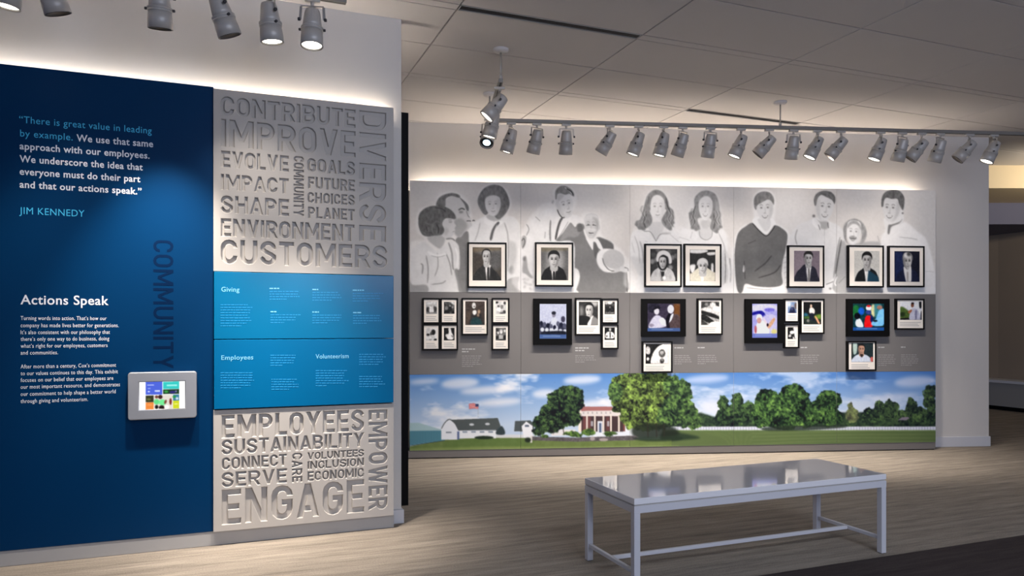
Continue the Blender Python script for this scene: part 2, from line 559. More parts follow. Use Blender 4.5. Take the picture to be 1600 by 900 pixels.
def carved_mesh(name, rect, glyphs, m, depth, cham):
    """a board face in x/z with letters cut out of it: front face at y=0, chamfered edges, walls going back to y=depth"""
    from mathutils.geometry import delaunay_2d_cdt
    fronts = []
    for i, g in enumerate(glyphs):
        dep = sum(contains(h, g[0]) for j, h in enumerate(glyphs) if j != i and h[:, 0].min() <= g[0][0] <= h[:, 0].max() and h[:, 1].min() <= g[0][1] <= h[:, 1].max())
        ccw = g if (area2(g) > 0) == (dep % 2 == 0) else g[::-1]     # outlines ccw, counters cw
        fronts.append((offset_poly(ccw, cham), ccw))
    vs, es = [], []
    for q in [rect] + [f for f, _ in fronts]:
        b = len(vs); vs += [Vector((float(x), float(z))) for x, z in q]
        es += [(b + k, b + (k + 1) % len(q)) for k in range(len(q))]
    V, _, Fc, _, _, _ = delaunay_2d_cdt(vs, es, [], 1, 1e-6)
    A = np.array([v[:] for v in V]); T = np.array([f[:] for f in Fc]); C = A[T].mean(1)
    par = np.zeros(len(C), int)
    for q, _ in fronts:
        k = np.nonzero((C[:, 0] > q[:, 0].min()) & (C[:, 0] < q[:, 0].max()) & (C[:, 1] > q[:, 1].min()) & (C[:, 1] < q[:, 1].max()))[0]
        w = np.zeros(len(k), int)
        for (xa, ya), (xb, yb) in zip(q, np.roll(q, -1, 0)):
            if ya == yb: continue
            cy = C[k, 1]; r = (ya > cy) != (yb > cy)
            xi = xa + (cy - ya) * (xb - xa) / (yb - ya)
            w += np.where(r & (C[k, 0] < xi), 1 if yb > ya else -1, 0)
        par[k] += w
    bm = bmesh.new()
    bv = [bm.verts.new((float(x), 0.0, float(z))) for x, z in A]
    for t, inside in zip(T, par != 0):
        if not inside:
            try: bm.faces.new([bv[i] for i in t][::-1])
            except ValueError: pass
    for f, g in fronts:
        n = len(f)
        r0 = [bm.verts.new((float(x), 0.0, float(z))) for x, z in f]
        r1 = [bm.verts.new((float(x), cham, float(z))) for x, z in g]
        r2 = [bm.verts.new((float(x), depth, float(z))) for x, z in g]
        for a, b in ((r0, r1), (r1, r2)):
            for k in range(n): bm.faces.new((a[k], a[(k + 1) % n], b[(k + 1) % n], b[k]))
    n = len(rect)
    r0 = [bm.verts.new((float(x), 0.0, float(z))) for x, z in rect]; r1 = [bm.verts.new((float(x), depth, float(z))) for x, z in rect]
    for k in range(n): bm.faces.new((r0[k], r1[k], r1[(k + 1) % n], r0[(k + 1) % n]))
    me = bpy.data.meshes.new(name); bm.to_mesh(me); bm.free(); me.materials.append(m)
    return me


def lettering(name, polys, m, parent, y, ext=0.0004):
    o = bpy.data.objects.new(name, polys_mesh(name, polys, m, ext))
    link(o, parent); o.location = (0, y, 0)
    return o


# ---------------------------------------------------------------- flat prints (ink on a sheet)
class Canvas:
    """a raster of ink colours for a printed sheet that lies in plane fr/off between x0..x1, z0..z1"""

    def __init__(s, fr, off, x0, x1, z0, z1, cell, bg=200):
        s.fr, s.off, s.x0, s.x1, s.z0, s.z1 = fr, off, x0, x1, z0, z1
        s.W = max(8, int(round((x1 - x0) / cell))); s.H = max(8, int(round((z1 - z0) / cell)))
        s.a = np.zeros((s.H, s.W, 3)); s.a[:] = s.c3(bg)
        s.view(0, 0, 1)

    @staticmethod
    def c3(t): return np.array([t, t, t], float) if np.isscalar(t) else np.array(t, float)

    def view(s, ox, oy, k): s.ox, s.oy, s.k = ox, oy, k

    def T(s, pts):
        p = np.array(pts, float)
        u, z = on(s.fr, s.ox + p[:, 0] / s.k, s.oy + p[:, 1] / s.k, s.off)
        return np.stack([(u - s.x0) / (s.x1 - s.x0) * s.W, (s.z1 - z) / (s.z1 - s.z0) * s.H], 1)

    def sc(s):                                          # raster cells per drawing unit
        q = s.T([(0, 0), (10, 0)])
        return abs(q[1, 0] - q[0, 0]) / 10

    @staticmethod
    def smooth(p, n=4):
        a, b, c, d = np.roll(p, 1, 0), p, np.roll(p, -1, 0), np.roll(p, -2, 0)
        out = []
        for j in range(n):
            t = j / n
            out.append(0.5 * ((2 * b) + (-a + c) * t + (2 * a - 5 * b + 4 * c - d) * t * t + (-a + 3 * b - 3 * c + d) * t ** 3))
        return np.stack(out, 1).reshape(-1, 2)

    def mask(s, q, soft):
        pad = int(soft * 2 + 3)
        i0, i1 = int(max(0, math.floor(q[:, 0].min()) - pad)), int(min(s.W, math.ceil(q[:, 0].max()) + pad))
        j0, j1 = int(max(0, math.floor(q[:, 1].min()) - pad)), int(min(s.H, math.ceil(q[:, 1].max()) + pad))
        if i1 <= i0 or j1 <= j0: return None
        SS = 3
        xs = (np.arange((i1 - i0) * SS) + .5) / SS + i0
        ys = (np.arange((j1 - j0) * SS) + .5) / SS + j0
        m = np.zeros((len(ys), len(xs)), bool)
        for (xa, ya), (xb, yb) in zip(q, np.roll(q, -1, 0)):
            if ya == yb: continue
            r = (ya > ys) != (yb > ys)
            if not r.any(): continue
            xi = xa + (ys[r] - ya) * (xb - xa) / (yb - ya)
            m[r] ^= xs[None, :] < xi[:, None]
        m = m.reshape(j1 - j0, SS, i1 - i0, SS).mean((1, 3))
        if soft > 0.3:
            r = max(1, int(math.ceil(soft * 1.5)))
            kx = np.exp(-0.5 * (np.arange(-r, r + 1) / soft) ** 2); kx /= kx.sum()
            m = np.apply_along_axis(lambda v: np.convolve(v, kx, 'same'), 0, m) if m.shape[0] >= len(kx) else m
            m = np.apply_along_axis(lambda v: np.convolve(v, kx, 'same'), 1, m) if m.shape[1] >= len(kx) else m
        return m, i0, i1, j0, j1

    def put(s, q, tone, soft, alpha, tex=None):
        rag = getattr(s, 'rag', None)
        r = s.mask(q, max(soft, 2.2) if rag is not None else soft)
        if r is None: return
        m, i0, i1, j0, j1 = r
        if rag is not None: m = np.clip((m - .5 + rag[j0:j1, i0:i1]) * 3 + .5, 0, 1)
        m = (m * alpha)[..., None]
        c = s.c3(tone)
        if tex is not None:
            c = np.clip(c + tex[j0:j1, i0:i1, None] if tex.ndim == 2 else c + tex[j0:j1, i0:i1], 0, 255)
        s.a[j0:j1, i0:i1] = s.a[j0:j1, i0:i1] * (1 - m) + c * m

    def P(s, tone, pts, soft=0, alpha=1, sm=True, tex=None):
        q = s.T(pts)
        if sm: q = s.smooth(q)
        s.put(q, tone, soft * s.sc(), alpha, tex)

    def E(s, tone, cx, cy, rx, ry, rot=0, soft=0, alpha=1, tex=None):
        t = np.linspace(0, 2 * math.pi, 28, endpoint=False); r = math.radians(rot)
        x, y = rx * np.cos(t), ry * np.sin(t)
        s.P(tone, np.stack([cx + x * math.cos(r) - y * math.sin(r), cy + x * math.sin(r) + y * math.cos(r)], 1), soft, alpha, False, tex)

    def L(s, tone, pts, w, soft=0, alpha=1):
        p = np.array(pts, float)
        if len(p) > 2:
            pp = np.vstack([2 * p[0] - p[1], p, 2 * p[-1] - p[-2]]); out = []
            for i in range(1, len(pp) - 2):
                a, b, c, d = pp[i - 1], pp[i], pp[i + 1], pp[i + 2]
                for t in (0, .25, .5, .75):
                    out.append(0.5 * ((2 * b) + (-a + c) * t + (2 * a - 5 * b + 4 * c - d) * t * t + (-a + 3 * b - 3 * c + d) * t ** 3))
            out.append(p[-1]); p = np.array(out)
        d = np.gradient(p, axis=0); d /= (np.linalg.norm(d, axis=1)[:, None] + 1e-9)
        n = np.stack([-d[:, 1], d[:, 0]], 1)
        taper = np.full(len(p), 1.0); taper[0] = taper[-1] = 0.5
        s.P(tone, np.vstack([p + n * w / 2 * taper[:, None], (p - n * w / 2 * taper[:, None])[::-1]]), soft, alpha, False)

    def R(s, tone, x0, y0, x1, y1, soft=0, alpha=1, tex=None):
        s.P(tone, [(x0, y0), (x1, y0), (x1, y1), (x0, y1)], soft, alpha, False, tex)

    def noise(s, scale, amp, seed=0, octaves=3, aspect=1.0):
        """value noise field the size of the canvas"""
        rng = np.random.RandomState(seed); out = np.zeros((s.H, s.W)); A = 1.0; tot = 0
        for o in range(octaves):
            sc = max(scale / 2 ** o, 1.0)
            gw, gh = int(s.W / (sc * aspect)) + 3, int(s.H / sc) + 3
            g = rng.uniform(-1, 1, (gh, gw))
            x = np.arange(s.W) / (sc * aspect); y = np.arange(s.H) / sc
            xi, yi = x.astype(int), y.astype(int); fx, fy = x - xi, y - yi
            fx = fx * fx * (3 - 2 * fx); fy = fy * fy * (3 - 2 * fy)
            g00, g01 = g[np.ix_(yi, xi)], g[np.ix_(yi, xi + 1)]
            g10, g11 = g[np.ix_(yi + 1, xi)], g[np.ix_(yi + 1, xi + 1)]
            v = (g00 * (1 - fx) + g01 * fx) * (1 - fy[:, None]) + (g10 * (1 - fx) + g11 * fx) * fy[:, None]
            out += v * A; tot += A; A *= 0.6
        return out / tot * amp

    def add(s, field): s.a = np.clip(s.a + (field[..., None] if field.ndim == 2 else field), 0, 255)


def sheet(name, cv, m, parent, i0=0, i1=None, y=0.0, thick=0.0, back=None):
    """mesh of canvas columns i0..i1: one quad per raster cell, ink as colour attribute, plus the board behind"""
    i1 = cv.W if i1 is None else i1
    w, h = i1 - i0, cv.H
    dx = (cv.x1 - cv.x0) / cv.W; dz = (cv.z1 - cv.z0) / cv.H
    a = np.clip(cv.a[:, i0:i1], 0, 255)
    pad = np.pad(a, ((1, 1), (1, 1), (0, 0)), 'edge')
    vcol = (pad[:-1, :-1] + pad[1:, :-1] + pad[:-1, 1:] + pad[1:, 1:]) / 4      # (h+1, w+1)
    X = cv.x0 + (i0 + np.arange(w + 1)) * dx; Z = cv.z1 - np.arange(h + 1) * dz
    gap = 0.0012 if thick else 0.0
    X[0] += gap; X[-1] -= gap
    co = np.zeros((h + 1, w + 1, 3)); co[..., 0] = X[None]; co[..., 2] = Z[:, None]; co[..., 1] = y
    nv = (h + 1) * (w + 1)
    idx = np.arange(nv).reshape(h + 1, w + 1)
    q = np.stack([idx[:-1, :-1], idx[1:, :-1], idx[1:, 1:], idx[:-1, 1:]], -1).reshape(-1, 4)
    cols = np.ones((nv, 4)); cols[:, :3] = srgb(vcol.reshape(-1, 3))
    verts = co.reshape(-1, 3)
    if thick:
        c = [(X[0], y, Z[-1]), (X[-1], y, Z[-1]), (X[-1], y, Z[0]), (X[0], y, Z[0])]
        verts = np.vstack([verts, c, [(x_, y + thick, z_) for x_, _, z_ in c]])
        b = nv
        side = [(b + 1, b, b + 4, b + 5), (b + 2, b + 1, b + 5, b + 6), (b + 3, b + 2, b + 6, b + 7), (b, b + 3, b + 7, b + 4), (b + 4, b + 7, b + 6, b + 5)]
        q = np.vstack([q, side])
        cols = np.vstack([cols, np.tile(np.append(srgb(back if back is not None else (190, 188, 186)), 1), (8, 1))])
    me = bpy.data.meshes.new(name)
    me.vertices.add(len(verts)); me.vertices.foreach_set('co', verts.astype(np.float32).ravel())
    me.loops.add(len(q) * 4); me.loops.foreach_set('vertex_index', q.astype(np.int32).ravel())
    me.polygons.add(len(q))
    me.polygons.foreach_set('loop_start', (np.arange(len(q)) * 4).astype(np.int32))
    me.update(calc_edges=True)
    at = me.attributes.new('ink', 'FLOAT_COLOR', 'POINT')
    at.data.foreach_set('color', cols.astype(np.float32).ravel())
    me.materials.append(m)
    o = bpy.data.objects.new(name, me)
    return link(o, parent)
# ================================================================ STRUCTURE
FR['W'] = (0.0, 0.0, 0.0)
CEIL = 3.6975
LEFT_END = float(on('L', 627, 500, 0.12)[0])
FAR_END = float(on('F', 1545, 500, 0.19)[0])
BOARD_END = float(on('F', 1462, 500, 0.0)[0])

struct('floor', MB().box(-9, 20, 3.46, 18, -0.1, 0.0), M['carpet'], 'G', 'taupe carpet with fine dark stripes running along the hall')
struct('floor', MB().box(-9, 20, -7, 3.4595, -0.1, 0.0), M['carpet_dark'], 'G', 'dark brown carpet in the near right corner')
struct('wall_left', MB().box(-5.5, LEFT_END, 0.12, 0.20, 0, CEIL), M['wall'], 'L', 'pale wall behind the blue and white boards')
struct('wall_far', MB().box(-3.6, FAR_END, 0.19, 0.36, 0, CEIL), M['wall'], 'F', 'pale far wall behind the family mural')
# ceiling: a backing slab with lay-in tiles hung from it as pieces
ceil = struct('ceiling', MB().box(-9, 20, -7, 18, CEIL + 0.02, CEIL + 0.12), M['grid'], 'G', 'white tiled ceiling')
UL = [1.56 + 1.477 * k for k in range(-3, 8)]
G2 = 0.005
tile_mesh = {}
strip_mesh = MB().box(G2, 1.477 - G2, G2, 0.09 - G2, 0, 0.02).mesh('ceiling_strip', M['tile'])
diff_cells = {(1.56, 0), (1.56 + 2 * 1.477, 1)}
for k in range(-3, 6):
    c = 5.005 + 1.505 * k
    single = 4.247 + 1.505 * k
    cells = [(single, c - 0.045), (c + 0.045, single + 1.505)]
    for u in UL:
        for v0, v1 in cells:
            key = round(v1 - v0, 3)
            if key not in tile_mesh:
                tile_mesh[key] = MB().box(G2, 1.477 - G2, G2, (v1 - v0) - G2, 0, 0.02, 0.002, 1).mesh('ceiling_tile', M['tile'])
            o = link(bpy.data.objects.new('ceiling_tile', tile_mesh[key]), ceil); o.location = (u, v0, CEIL)
        if not any(abs(u - a) < .01 and k == b for a, b in diff_cells):
            o = link(bpy.data.objects.new('ceiling_strip', strip_mesh), ceil); o.location = (u, c - 0.045, CEIL)
for (u, k) in sorted(diff_cells):
    near = k == 0
    t = empty('slot_diffuser', 'G', u, 5.005 + 1.505 * k - 0.045, CEIL,
              'long black slot air diffuser in the ceiling above the nearer hanging stem' if near else 'smaller looking slot air diffuser over the middle of the far light track', 'air vent', 'slot diffusers in the ceiling')
    MB().box(0.004, 1.473, 0.004, 0.086, 0.012, 0.019).build('backing', M['black'], t)
    fr_ = MB()
    for a, b in ((0.003, 0.010), (0.0805, 0.087)): fr_.box(0.003, 1.474, a, b, -0.002, 0.018)
    for a, b in ((0.003, 0.012), (1.465, 1.474)): fr_.box(a, b, 0.003, 0.087, -0.002, 0.018)
    fr_.build('frame', M['trim'], t)
    bl = MB().box(0.012, 1.465, -0.003, 0.003, 0.0, 0.016).mesh('blade', M['slot' if near else 'grid'])
    for q in (0.029, 0.045, 0.061):
        o = link(bpy.data.objects.new('blade', bl), t); o.location = (0, q, 0)

uL = lambda px, off=0.0: float(on('L', px, 500, off)[0])
struct('baseboard_left', MB().box(-5.5, uL(616), 0.004, 0.12, 0, 0.095, 0.003, 1), M['trim'], 'L', 'grey base under the blue and white boards')
struct('trim_1', MB().box(uL(616) + .001, LEFT_END + 0.014, 0.09, 0.20, 0, 0.10, 0.003, 1), M['trim_white'], 'L', 'white skirting at the end of the left wall')
struct('baseboard_far', MB().box(BOARD_END + 0.002, FAR_END + 0.014, 0.176, 0.36, 0, 0.12, 0.003, 1), M['trim_white'], 'F', 'white skirting right of the mural')
struct('trim_2', MB().box(-0.1, BOARD_END, 0.004, 0.19, 0.012, 0.091), M['plinth_dark'], 'F', 'dark grey plinth under the mural boards')
struct('toe_shade', MB().box(-0.1, BOARD_END, 0.03, 0.18, 0.0, 0.012), M['black'], 'F', 'black strip for the shade of the toe gap under the plinth')  # black colour stands in for the shadow line at the floor

# lobby past the right end of the far wall
lob = [(6.2, 14.2), (7.3, 13.75), (7.9, 13.3), (8.22, 12.75), (8.44, 12.18), (8.58, 11.4), (8.62, 10.5), (8.62, 8.0)]
outer = [(x + 0.33, y + 0.25) for x, y in lob]
struct('wall_lobby', MB().prism(outer + [(12, 8.25), (12, 15), (6.5, 15)], 0, 3.04), M['lobby'], 'W', 'beige curved lobby wall seen past the far wall')
struct('wall_lobby_header', MB().box(5.6, 13, 11.65, 15, 3.04, 3.377), M['lobby_blue'], 'W', 'grey bulkhead over the lobby')
struct('ceiling_bulkhead', MB().box(5.6, 13, 10.4, 11.65, 3.377, CEIL), M['lobby_cream'], 'W', 'cream bulkhead lit by the lobby cove')
t = empty('curved_bench', 'W', 8.5, 12.4, 0, 'low curved built-in bench past the right end of the far wall', 'bench')
bm = MB().prism([(x - 8.5, y - 12.4) for x, y in lob] + [(x - 8.5 + .325, y - 12.4 + .245) for x, y in lob[::-1]], 0.075, 0.47); bm.build('base', M['lobby_bench'], t)
bm = MB().prism([(x - 8.53, y - 12.43) for x, y in lob] + [(x - 8.5 + .325, y - 12.4 + .245) for x, y in lob[::-1]], 0.4705, 0.515); bm.build('ledge', M['trim_white'], t)
bm = MB().prism([(x - 8.42, y - 12.34) for x, y in lob] + [(x - 8.5 + .325, y - 12.4 + .245) for x, y in lob[::-1]], 0.0, 0.0745); bm.build('toe_kick', M['black'], t)

t = MB().box(-1.6, float(on('L', 638, 500, 0.205)[0]), 0.201, 0.225, 0.10, 3.04, 0.002, 1).build('black_panel', M['black'], None, 'L')
tag(t, 'tall black panel edge showing behind the right end of the left wall', 'panel')

# ================================================================ LEFT EXHIBIT BOARDS
root = empty('exhibit_board', 'L', 0, 0, 0, 'tall deep blue board with white and light blue text on the left wall', 'board')
U0 = uL(333)
MB().box(-3.4, uL(333.5, -0.025) - 0.0004, 0, 0.04, 0.096, 3.015, 0.002, 1).build('board', M['navy'], root)


def text_line(s, xl, yb, xr, cap_px, out, res=3, fr='L', off=0.0, grow=0.0):
    u0, zb = on(fr, xl, yb, off); u1, _ = on(fr, xr, yb, off)
    Y = (on(fr, xl, yb, off)[1] - on(fr, xl, yb - 1, off)[1])
    out += fit_text(s, float(u0), float(u1), float(zb), float(-Y) * cap_px, grow, res)




def line_part(name, s_, xl, yb, xr, cap, m, grow, res=3, label=None):
    p_ = []; text_line(s_, xl, yb, xr, cap, p_, res=res, grow=grow)
    o_ = lettering(name, p_, m, root, -0.0006)
    o_['kind'] = 'stuff'
    if label: o_['label'] = label


for s_, xl, yb, xr in (('\u201cThere is great value in leading', 30, 191.5, 237), ('by example.', 31.5, 213, 113.5), ('JIM KENNEDY', 30.3, 334, 132)):
    line_part('text_line', s_, xl, yb, xr, 11.2, M['ink_cyan'], 0, label='light blue text line')
for s_, xl, yb, xr in (('We use that same', 120, 220.5, 239), ('approach with our employees.', 31, 233, 233.5), ('We underscore the idea that', 31, 253, 222.8),
                       ('everyone must do their part', 31, 272.8, 219), ('and that our actions speak.\u201d', 31, 293, 221)):
    line_part('text_line', s_, xl, yb, xr, 11.2, M['ink_white'], .001, label='white text line')
line_part('heading_line', 'Actions Speak', 32.5, 475.3, 169, 15.3, M['ink_white'], .001, 4, 'larger white heading')
for s_, yb, xr in (("Turning words into action. That\u2019s how our", 500, 166.5), ('company has made lives better for generations.', 511.3, 185.6),
                  ("It\u2019s also consistent with our philosophy that", 522.2, 171.8), ("there\u2019s only one way to do business, doing", 532.7, 170.7),
                  ("what\u2019s right for our employees, customers", 543.5, 168), ('and communities.', 554.2, 90.7),
                  ("After more than a century, Cox\u2019s commitment", 575.8, 181.4), ('to our values continues to this day. This exhibit', 586.5, 184.2),
                  ('focuses on our belief that our employees are', 597, 177), ('our most important resource, and demonstrates', 607.6, 187.4),
                  ('our commitment to help shape a better world', 618.8, 180.7), ('through giving and volunteerism.', 630, 137.6)):
    line_part('paragraph_line', s_, 32.3, yb, xr, 6.6, M['ink_white'], 0, 2)
# COMMUNITY, turned a quarter clockwise
x0, zt = on('L', 239.5, 375); x1, zb = on('L', 271, 576)
_, zb = on('L', 239.5, 576)
P = sign_text('COMMUNITY', float(x0), float(zt - zb), float(zt), float(x1 - x0), .14, vertical=True)
lettering('vertical_lettering', P, M['ink_dark'], root, -0.0006)['label'] = 'dark blue vertical word'

# carved white boards
OFF = -0.025


def relief(name, words, ytl, ybl, label):
    x0, x1 = uL(333.5, OFF), uL(615, OFF)
    zt = float(on('L', 333.5, ytl, OFF)[1]); zb = float(on('L', 333.5, ybl, OFF)[1])
    r = empty(name, 'L', 0, 0, 0, label, 'board', 'carved white word boards')
    polys = [np.array([(x0, zb), (x1, zb), (x1, zt), (x0, zt)])]
    for w in words:
        if w[0] == 'v':
            _, s, xl, xr, yt, yb = w
            a = float(on('L', xl, 500, OFF)[0]); b = float(on('L', xr, 500, OFF)[0])
            z1 = float(on('L', xl, yt, OFF)[1]); z0 = float(on('L', xl, yb, OFF)[1])
            cap = b - a; g = cap * 0.012
            p = sign_text(s, a, z1 - z0, z1, cap, vertical=True)
        else:
            s, xl, yt, yb, xr = w
            a = float(on('L', xl, 500, OFF)[0]); b = float(on('L', xr, 500, OFF)[0])
            z1 = float(on('L', xl, yt, OFF)[1]); z0 = float(on('L', xl, yb, OFF)[1])
            cap = z1 - z0; g = cap * 0.012
            p = sign_text(s, a, b, z0, cap)
        polys += p
    ext = 0.009
    me = carved_mesh('carved_face', polys[0], polys[1:], M['relief'], 2 * ext, 0.0038)
    o = link(bpy.data.objects.new('carved_face', me), r); o.location = (0, OFF, 0)
    MB().box(x0, x1 - .001, OFF + 2 * ext + .0005, 0.075, zb + .001, zt - .001).build('backing', M['relief'], r)
    return zt, zb


zt1, zb1 = relief('word_board', [
    ('CONTRIBUTE', 345.6, 150, 178.7, 555), ('IMPROVE', 345.6, 185.8, 228, 555), ('EVOLVE', 345.6, 235.6, 260.4, 451),
    ('IMPACT', 345.6, 272.2, 295.6, 451), ('SHAPE', 345.6, 305.7, 332, 451.5), ('GOALS', 480.7, 247.3, 268, 554),
    ('FUTURE', 482, 276.4, 294, 554), ('CHOICES', 481, 300.6, 316.5, 554), ('PLANET', 482, 323.4, 340.5, 554),
    ('v', 'COMMUNITY', 459.4, 474.7, 244, 337), ('ENVIRONMENT', 345.6, 341.5, 368.5, 553.6), ('CUSTOMERS', 345.6, 374.5, 411.5, 604.5),
    ('v', 'DIVERSE', 561.8, 602.9, 172.5, 376)], 138, 423.3, 'upper white board carved with words from CONTRIBUTE to CUSTOMERS')
zt2, zb2 = relief('word_board', [
    ('EMPLOYEES', 346.6, 649.5, 684.5, 568.4), ('SUSTAINABILITY', 346.8, 688, 710.5, 568.4), ('CONNECT', 346.8, 715.7, 734, 447.5),
    ('SERVE', 346.8, 739, 761.5, 448), ('v', 'CARE', 456.7, 472, 708.5, 754), ('VOLUNTEES', 481, 707.5, 718.5, 568.4),
    ('INCLUSION', 481, 721.5, 733.5, 568.4), ('ECONOMIC', 481, 737.5, 751.5, 568.4), ('ENGAGE', 346.8, 766, 820, 568.6),
    ('v', 'EMPOWER', 576.4, 605.2, 641.5, 797)], 641.5, 831.5, 'lower white board carved with words from EMPLOYEES to ENGAGE')

# two azure boards between them
OFB = -0.036
bx0, bx1 = uL(334.3, OFB), uL(615, OFB)
za = float(on('L', 334.3, 424.3, OFB)[1]); zm = float(on('L', 334.3, 530.6, OFB)[1]); zz = float(on('L', 334.3, 639.8, OFB)[1])


def greek(lines, x, y, w, n, dy, out, seed, fr='L', off=OFB, h=1.2, res=1):
    """rows of unreadably small print, as short word-length bars"""
    rng = random.Random(seed)
    for i in range(n):
        yy = y + i * dy; X = x; end = x + w * (rng.uniform(.8, 1) if i < n - 1 else rng.uniform(.3, .7))
        while X < end - 1:
            ww = rng.uniform(2, 7); e = min(X + ww, end)
            a, z1 = on(fr, X, yy, off); b, z0 = on(fr, e, yy + h, off)
            out.append(np.array([(float(a), float(z0)), (float(b), float(z0)), (float(b), float(z1)), (float(a), float(z1))]))
            X = e + 1.0


def vx(x): return 320 + x / 3.4625
def vy(y): return 400 + y / 3.4625


r = empty('information_board', 'L', 0, 0, 0, 'upper azure blue glossy board headed Giving', 'board', 'azure information boards')
MB().box(bx0, bx1, OFB, 0.04, zm + .002, za, 0.003, 2).build('board', M['azure'], r)
P = []; text_line('Giving', vx(90), vy(192), vx(187), 7.6, P, off=OFB, grow=.0004)
lettering('heading_lettering', P, M['ink_pale'], r, OFB - .0006)
P = []
greek(0, vx(85), vy(262), 50, 9, 4.1, P, 3)
lettering('paragraph_lettering', P, M['ink_faint'], r, OFB - .0006)['kind'] = 'stuff'
P = []
for i, (x, y) in enumerate(((350, 172), (582, 178), (800, 182), (355, 298), (582, 300), (802, 303))):
    greek(0, vx(x), vy(y), 26, 1, 4, P, i, h=1.8)
lettering('caption_heading', P, M['ink_pale'], r, OFB - .0006)['kind'] = 'stuff'
P = []
for i, (x, y) in enumerate(((350, 190), (582, 195), (800, 200), (355, 316), (582, 318), (802, 320))):
    greek(0, vx(x), vy(y), 48, 4, 4, P, 20 + i)
lettering('caption_lettering', P, M['ink_faint'], r, OFB - .0006)['kind'] = 'stuff'

r = empty('information_board', 'L', 0, 0, 0, 'lower azure blue glossy board headed Employees and Volunteerism', 'board', 'azure information boards')
MB().box(bx0, bx1, OFB, 0.04, zz, zm - .002, 0.003, 2).build('board', M['azure_dark'], r)
P = []; text_line('Employees', vx(90), vy(562), vx(262), 7.4, P, off=OFB, grow=.0004)
lettering('heading_lettering', P, M['ink_pale'], r, OFB - .0006)
P = []; text_line('Volunteerism', vx(600), vy(555), vx(778), 7.2, P, off=OFB, grow=.0004)
lettering('heading_lettering', P, M['ink_pale'], r, OFB - .0006)
P = []
greek(0, vx(85), vy(630), 54, 7, 3.9, P, 5)
greek(0, vx(600), vy(618), 52, 7, 3.9, P, 6)
lettering('paragraph_lettering', P, M['ink_faint'], r, OFB - .0006)['kind'] = 'stuff'
P = []
for i, (x, y) in enumerate(((355, 535), (835, 530), (360, 665), (835, 650))):
    greek(0, vx(x), vy(y), 44, 5, 3.9, P, 40 + i)
lettering('caption_lettering', P, M['ink_faint'], r, OFB - .0006)['kind'] = 'stuff'

# touch-screen kiosk on the blue board
KO = -0.05
ka, kb = uL(199.6, KO), uL(307.3, KO)
kz1 = float(on('L', 199.6, 582.4, KO)[1]); kz0 = float(on('L', 199.6, 657, KO)[1])
r = empty('touch_screen', 'L', (ka + kb) / 2, 0, kz0, 'silver rounded touch screen unit on the deep blue board below COMMUNITY', 'screen')
kw, kh = kb - ka, kz1 - kz0


def rounded(w, h, rad, n=6):
    pts = []
    for cx, cz, a0 in ((w / 2 - rad, h - rad, 0), (-w / 2 + rad, h - rad, 90), (-w / 2 + rad, rad, 180), (w / 2 - rad, rad, 270)):
        for k in range(n + 1):
            a = math.radians(a0 + 90 * k / n); pts.append((cx + rad * math.cos(a), cz + rad * math.sin(a)))
    return np.array(pts)


sx0, sx1 = uL(217.6, KO) - (ka + kb) / 2, uL(288.9, KO) - (ka + kb) / 2
sz1 = float(on('L', 217.6, 597.3, KO)[1]) - kz0; sz0 = float(on('L', 217.6, 640.6, KO)[1]) - kz0
me = polys_mesh('bezel', [rounded(kw, kh, 0.018), np.array([(sx0, sz0), (sx0, sz1), (sx1, sz1), (sx1, sz0)])], M['kiosk'], 0.016, 0.005, 2)
o = link(bpy.data.objects.new('bezel', me), r); o.location = (0, KO + 0.021, 0)
MB().box(-kw / 2 + .03, kw / 2 - .03, KO + 0.030, -0.001, 0.03, kh - .03).build('mount', M['black'], r)

# ================================================================ LIGHT TRACKS AND SPOTLIGHTS
TZ = 3.42
RX = Quaternion
PARTS = {}
PARTS['adapter'] = MB().box(-0.045, 0.045, -0.016, 0.016, -0.022, 0.0, 0.003, 1).lathe([(0.011, -0.045), (0.011, -0.02)], 12).mesh('adapter', M['fixture'])
yk = MB().box(-0.068, 0.068, -0.009, 0.009, -0.052, -0.045)
for s_ in (-1, 1):
    yk.bar((s_ * 0.066, 0, -0.05), (s_ * 0.071, 0, -0.128), 0.004, 0.016)
PARTS['yoke'] = yk.mesh('yoke', M['steel'])
PARTS['housing'] = MB().lathe([(0.0, 0.060), (0.034, 0.060), (0.043, 0.055), (0.048, 0.035), (0.052, 0.0), (0.056, -0.03), (0.058, -0.058)], 28).mesh('housing', M['fixture'])
PARTS['collar'] = MB().lathe([(0.058, -0.052), (0.066, -0.054), (0.066, -0.062), (0.061, -0.064), (0.061, -0.067), (0.066, -0.069), (0.066, -0.076), (0.060, -0.078)], 28).mesh('collar', M['fixture'])
PARTS['snoot'] = MB().lathe([(0.062, -0.076), (0.066, -0.12), (0.0675, -0.168), (0.0625, -0.169), (0.060, -0.15)], 28).mesh('snoot', M['fixture'])
PARTS['lens'] = MB().lathe([(0.0, -0.1655), (0.03, -0.164), (0.0595, -0.158), (0.0595, -0.152)], 28).mesh('lens', M['lens'])
PARTS['lens_off'] = MB().lathe([(0.0, -0.152), (0.03, -0.151), (0.0595, -0.148), (0.0595, -0.142)], 28).mesh('lens', M['lens_off'])
PARTS['lens_blue'] = MB().lathe([(0.0, -0.1655), (0.03, -0.164), (0.036, -0.158), (0.036, -0.152)], 28).mesh('lens', M['lens_blue'])
PARTS['filter_ring'] = MB().lathe([(0.036, -0.160), (0.0595, -0.158), (0.0595, -0.154), (0.036, -0.156)], 28, caps=False).mesh('filter_ring', M['lens_off'])
PARTS['rim'] = MB().lathe([(0.0605, -0.1665), (0.0665, -0.1695), (0.0605, -0.170)], 28, caps=False).mesh('rim', M['fixture_dark'])
kn = MB()
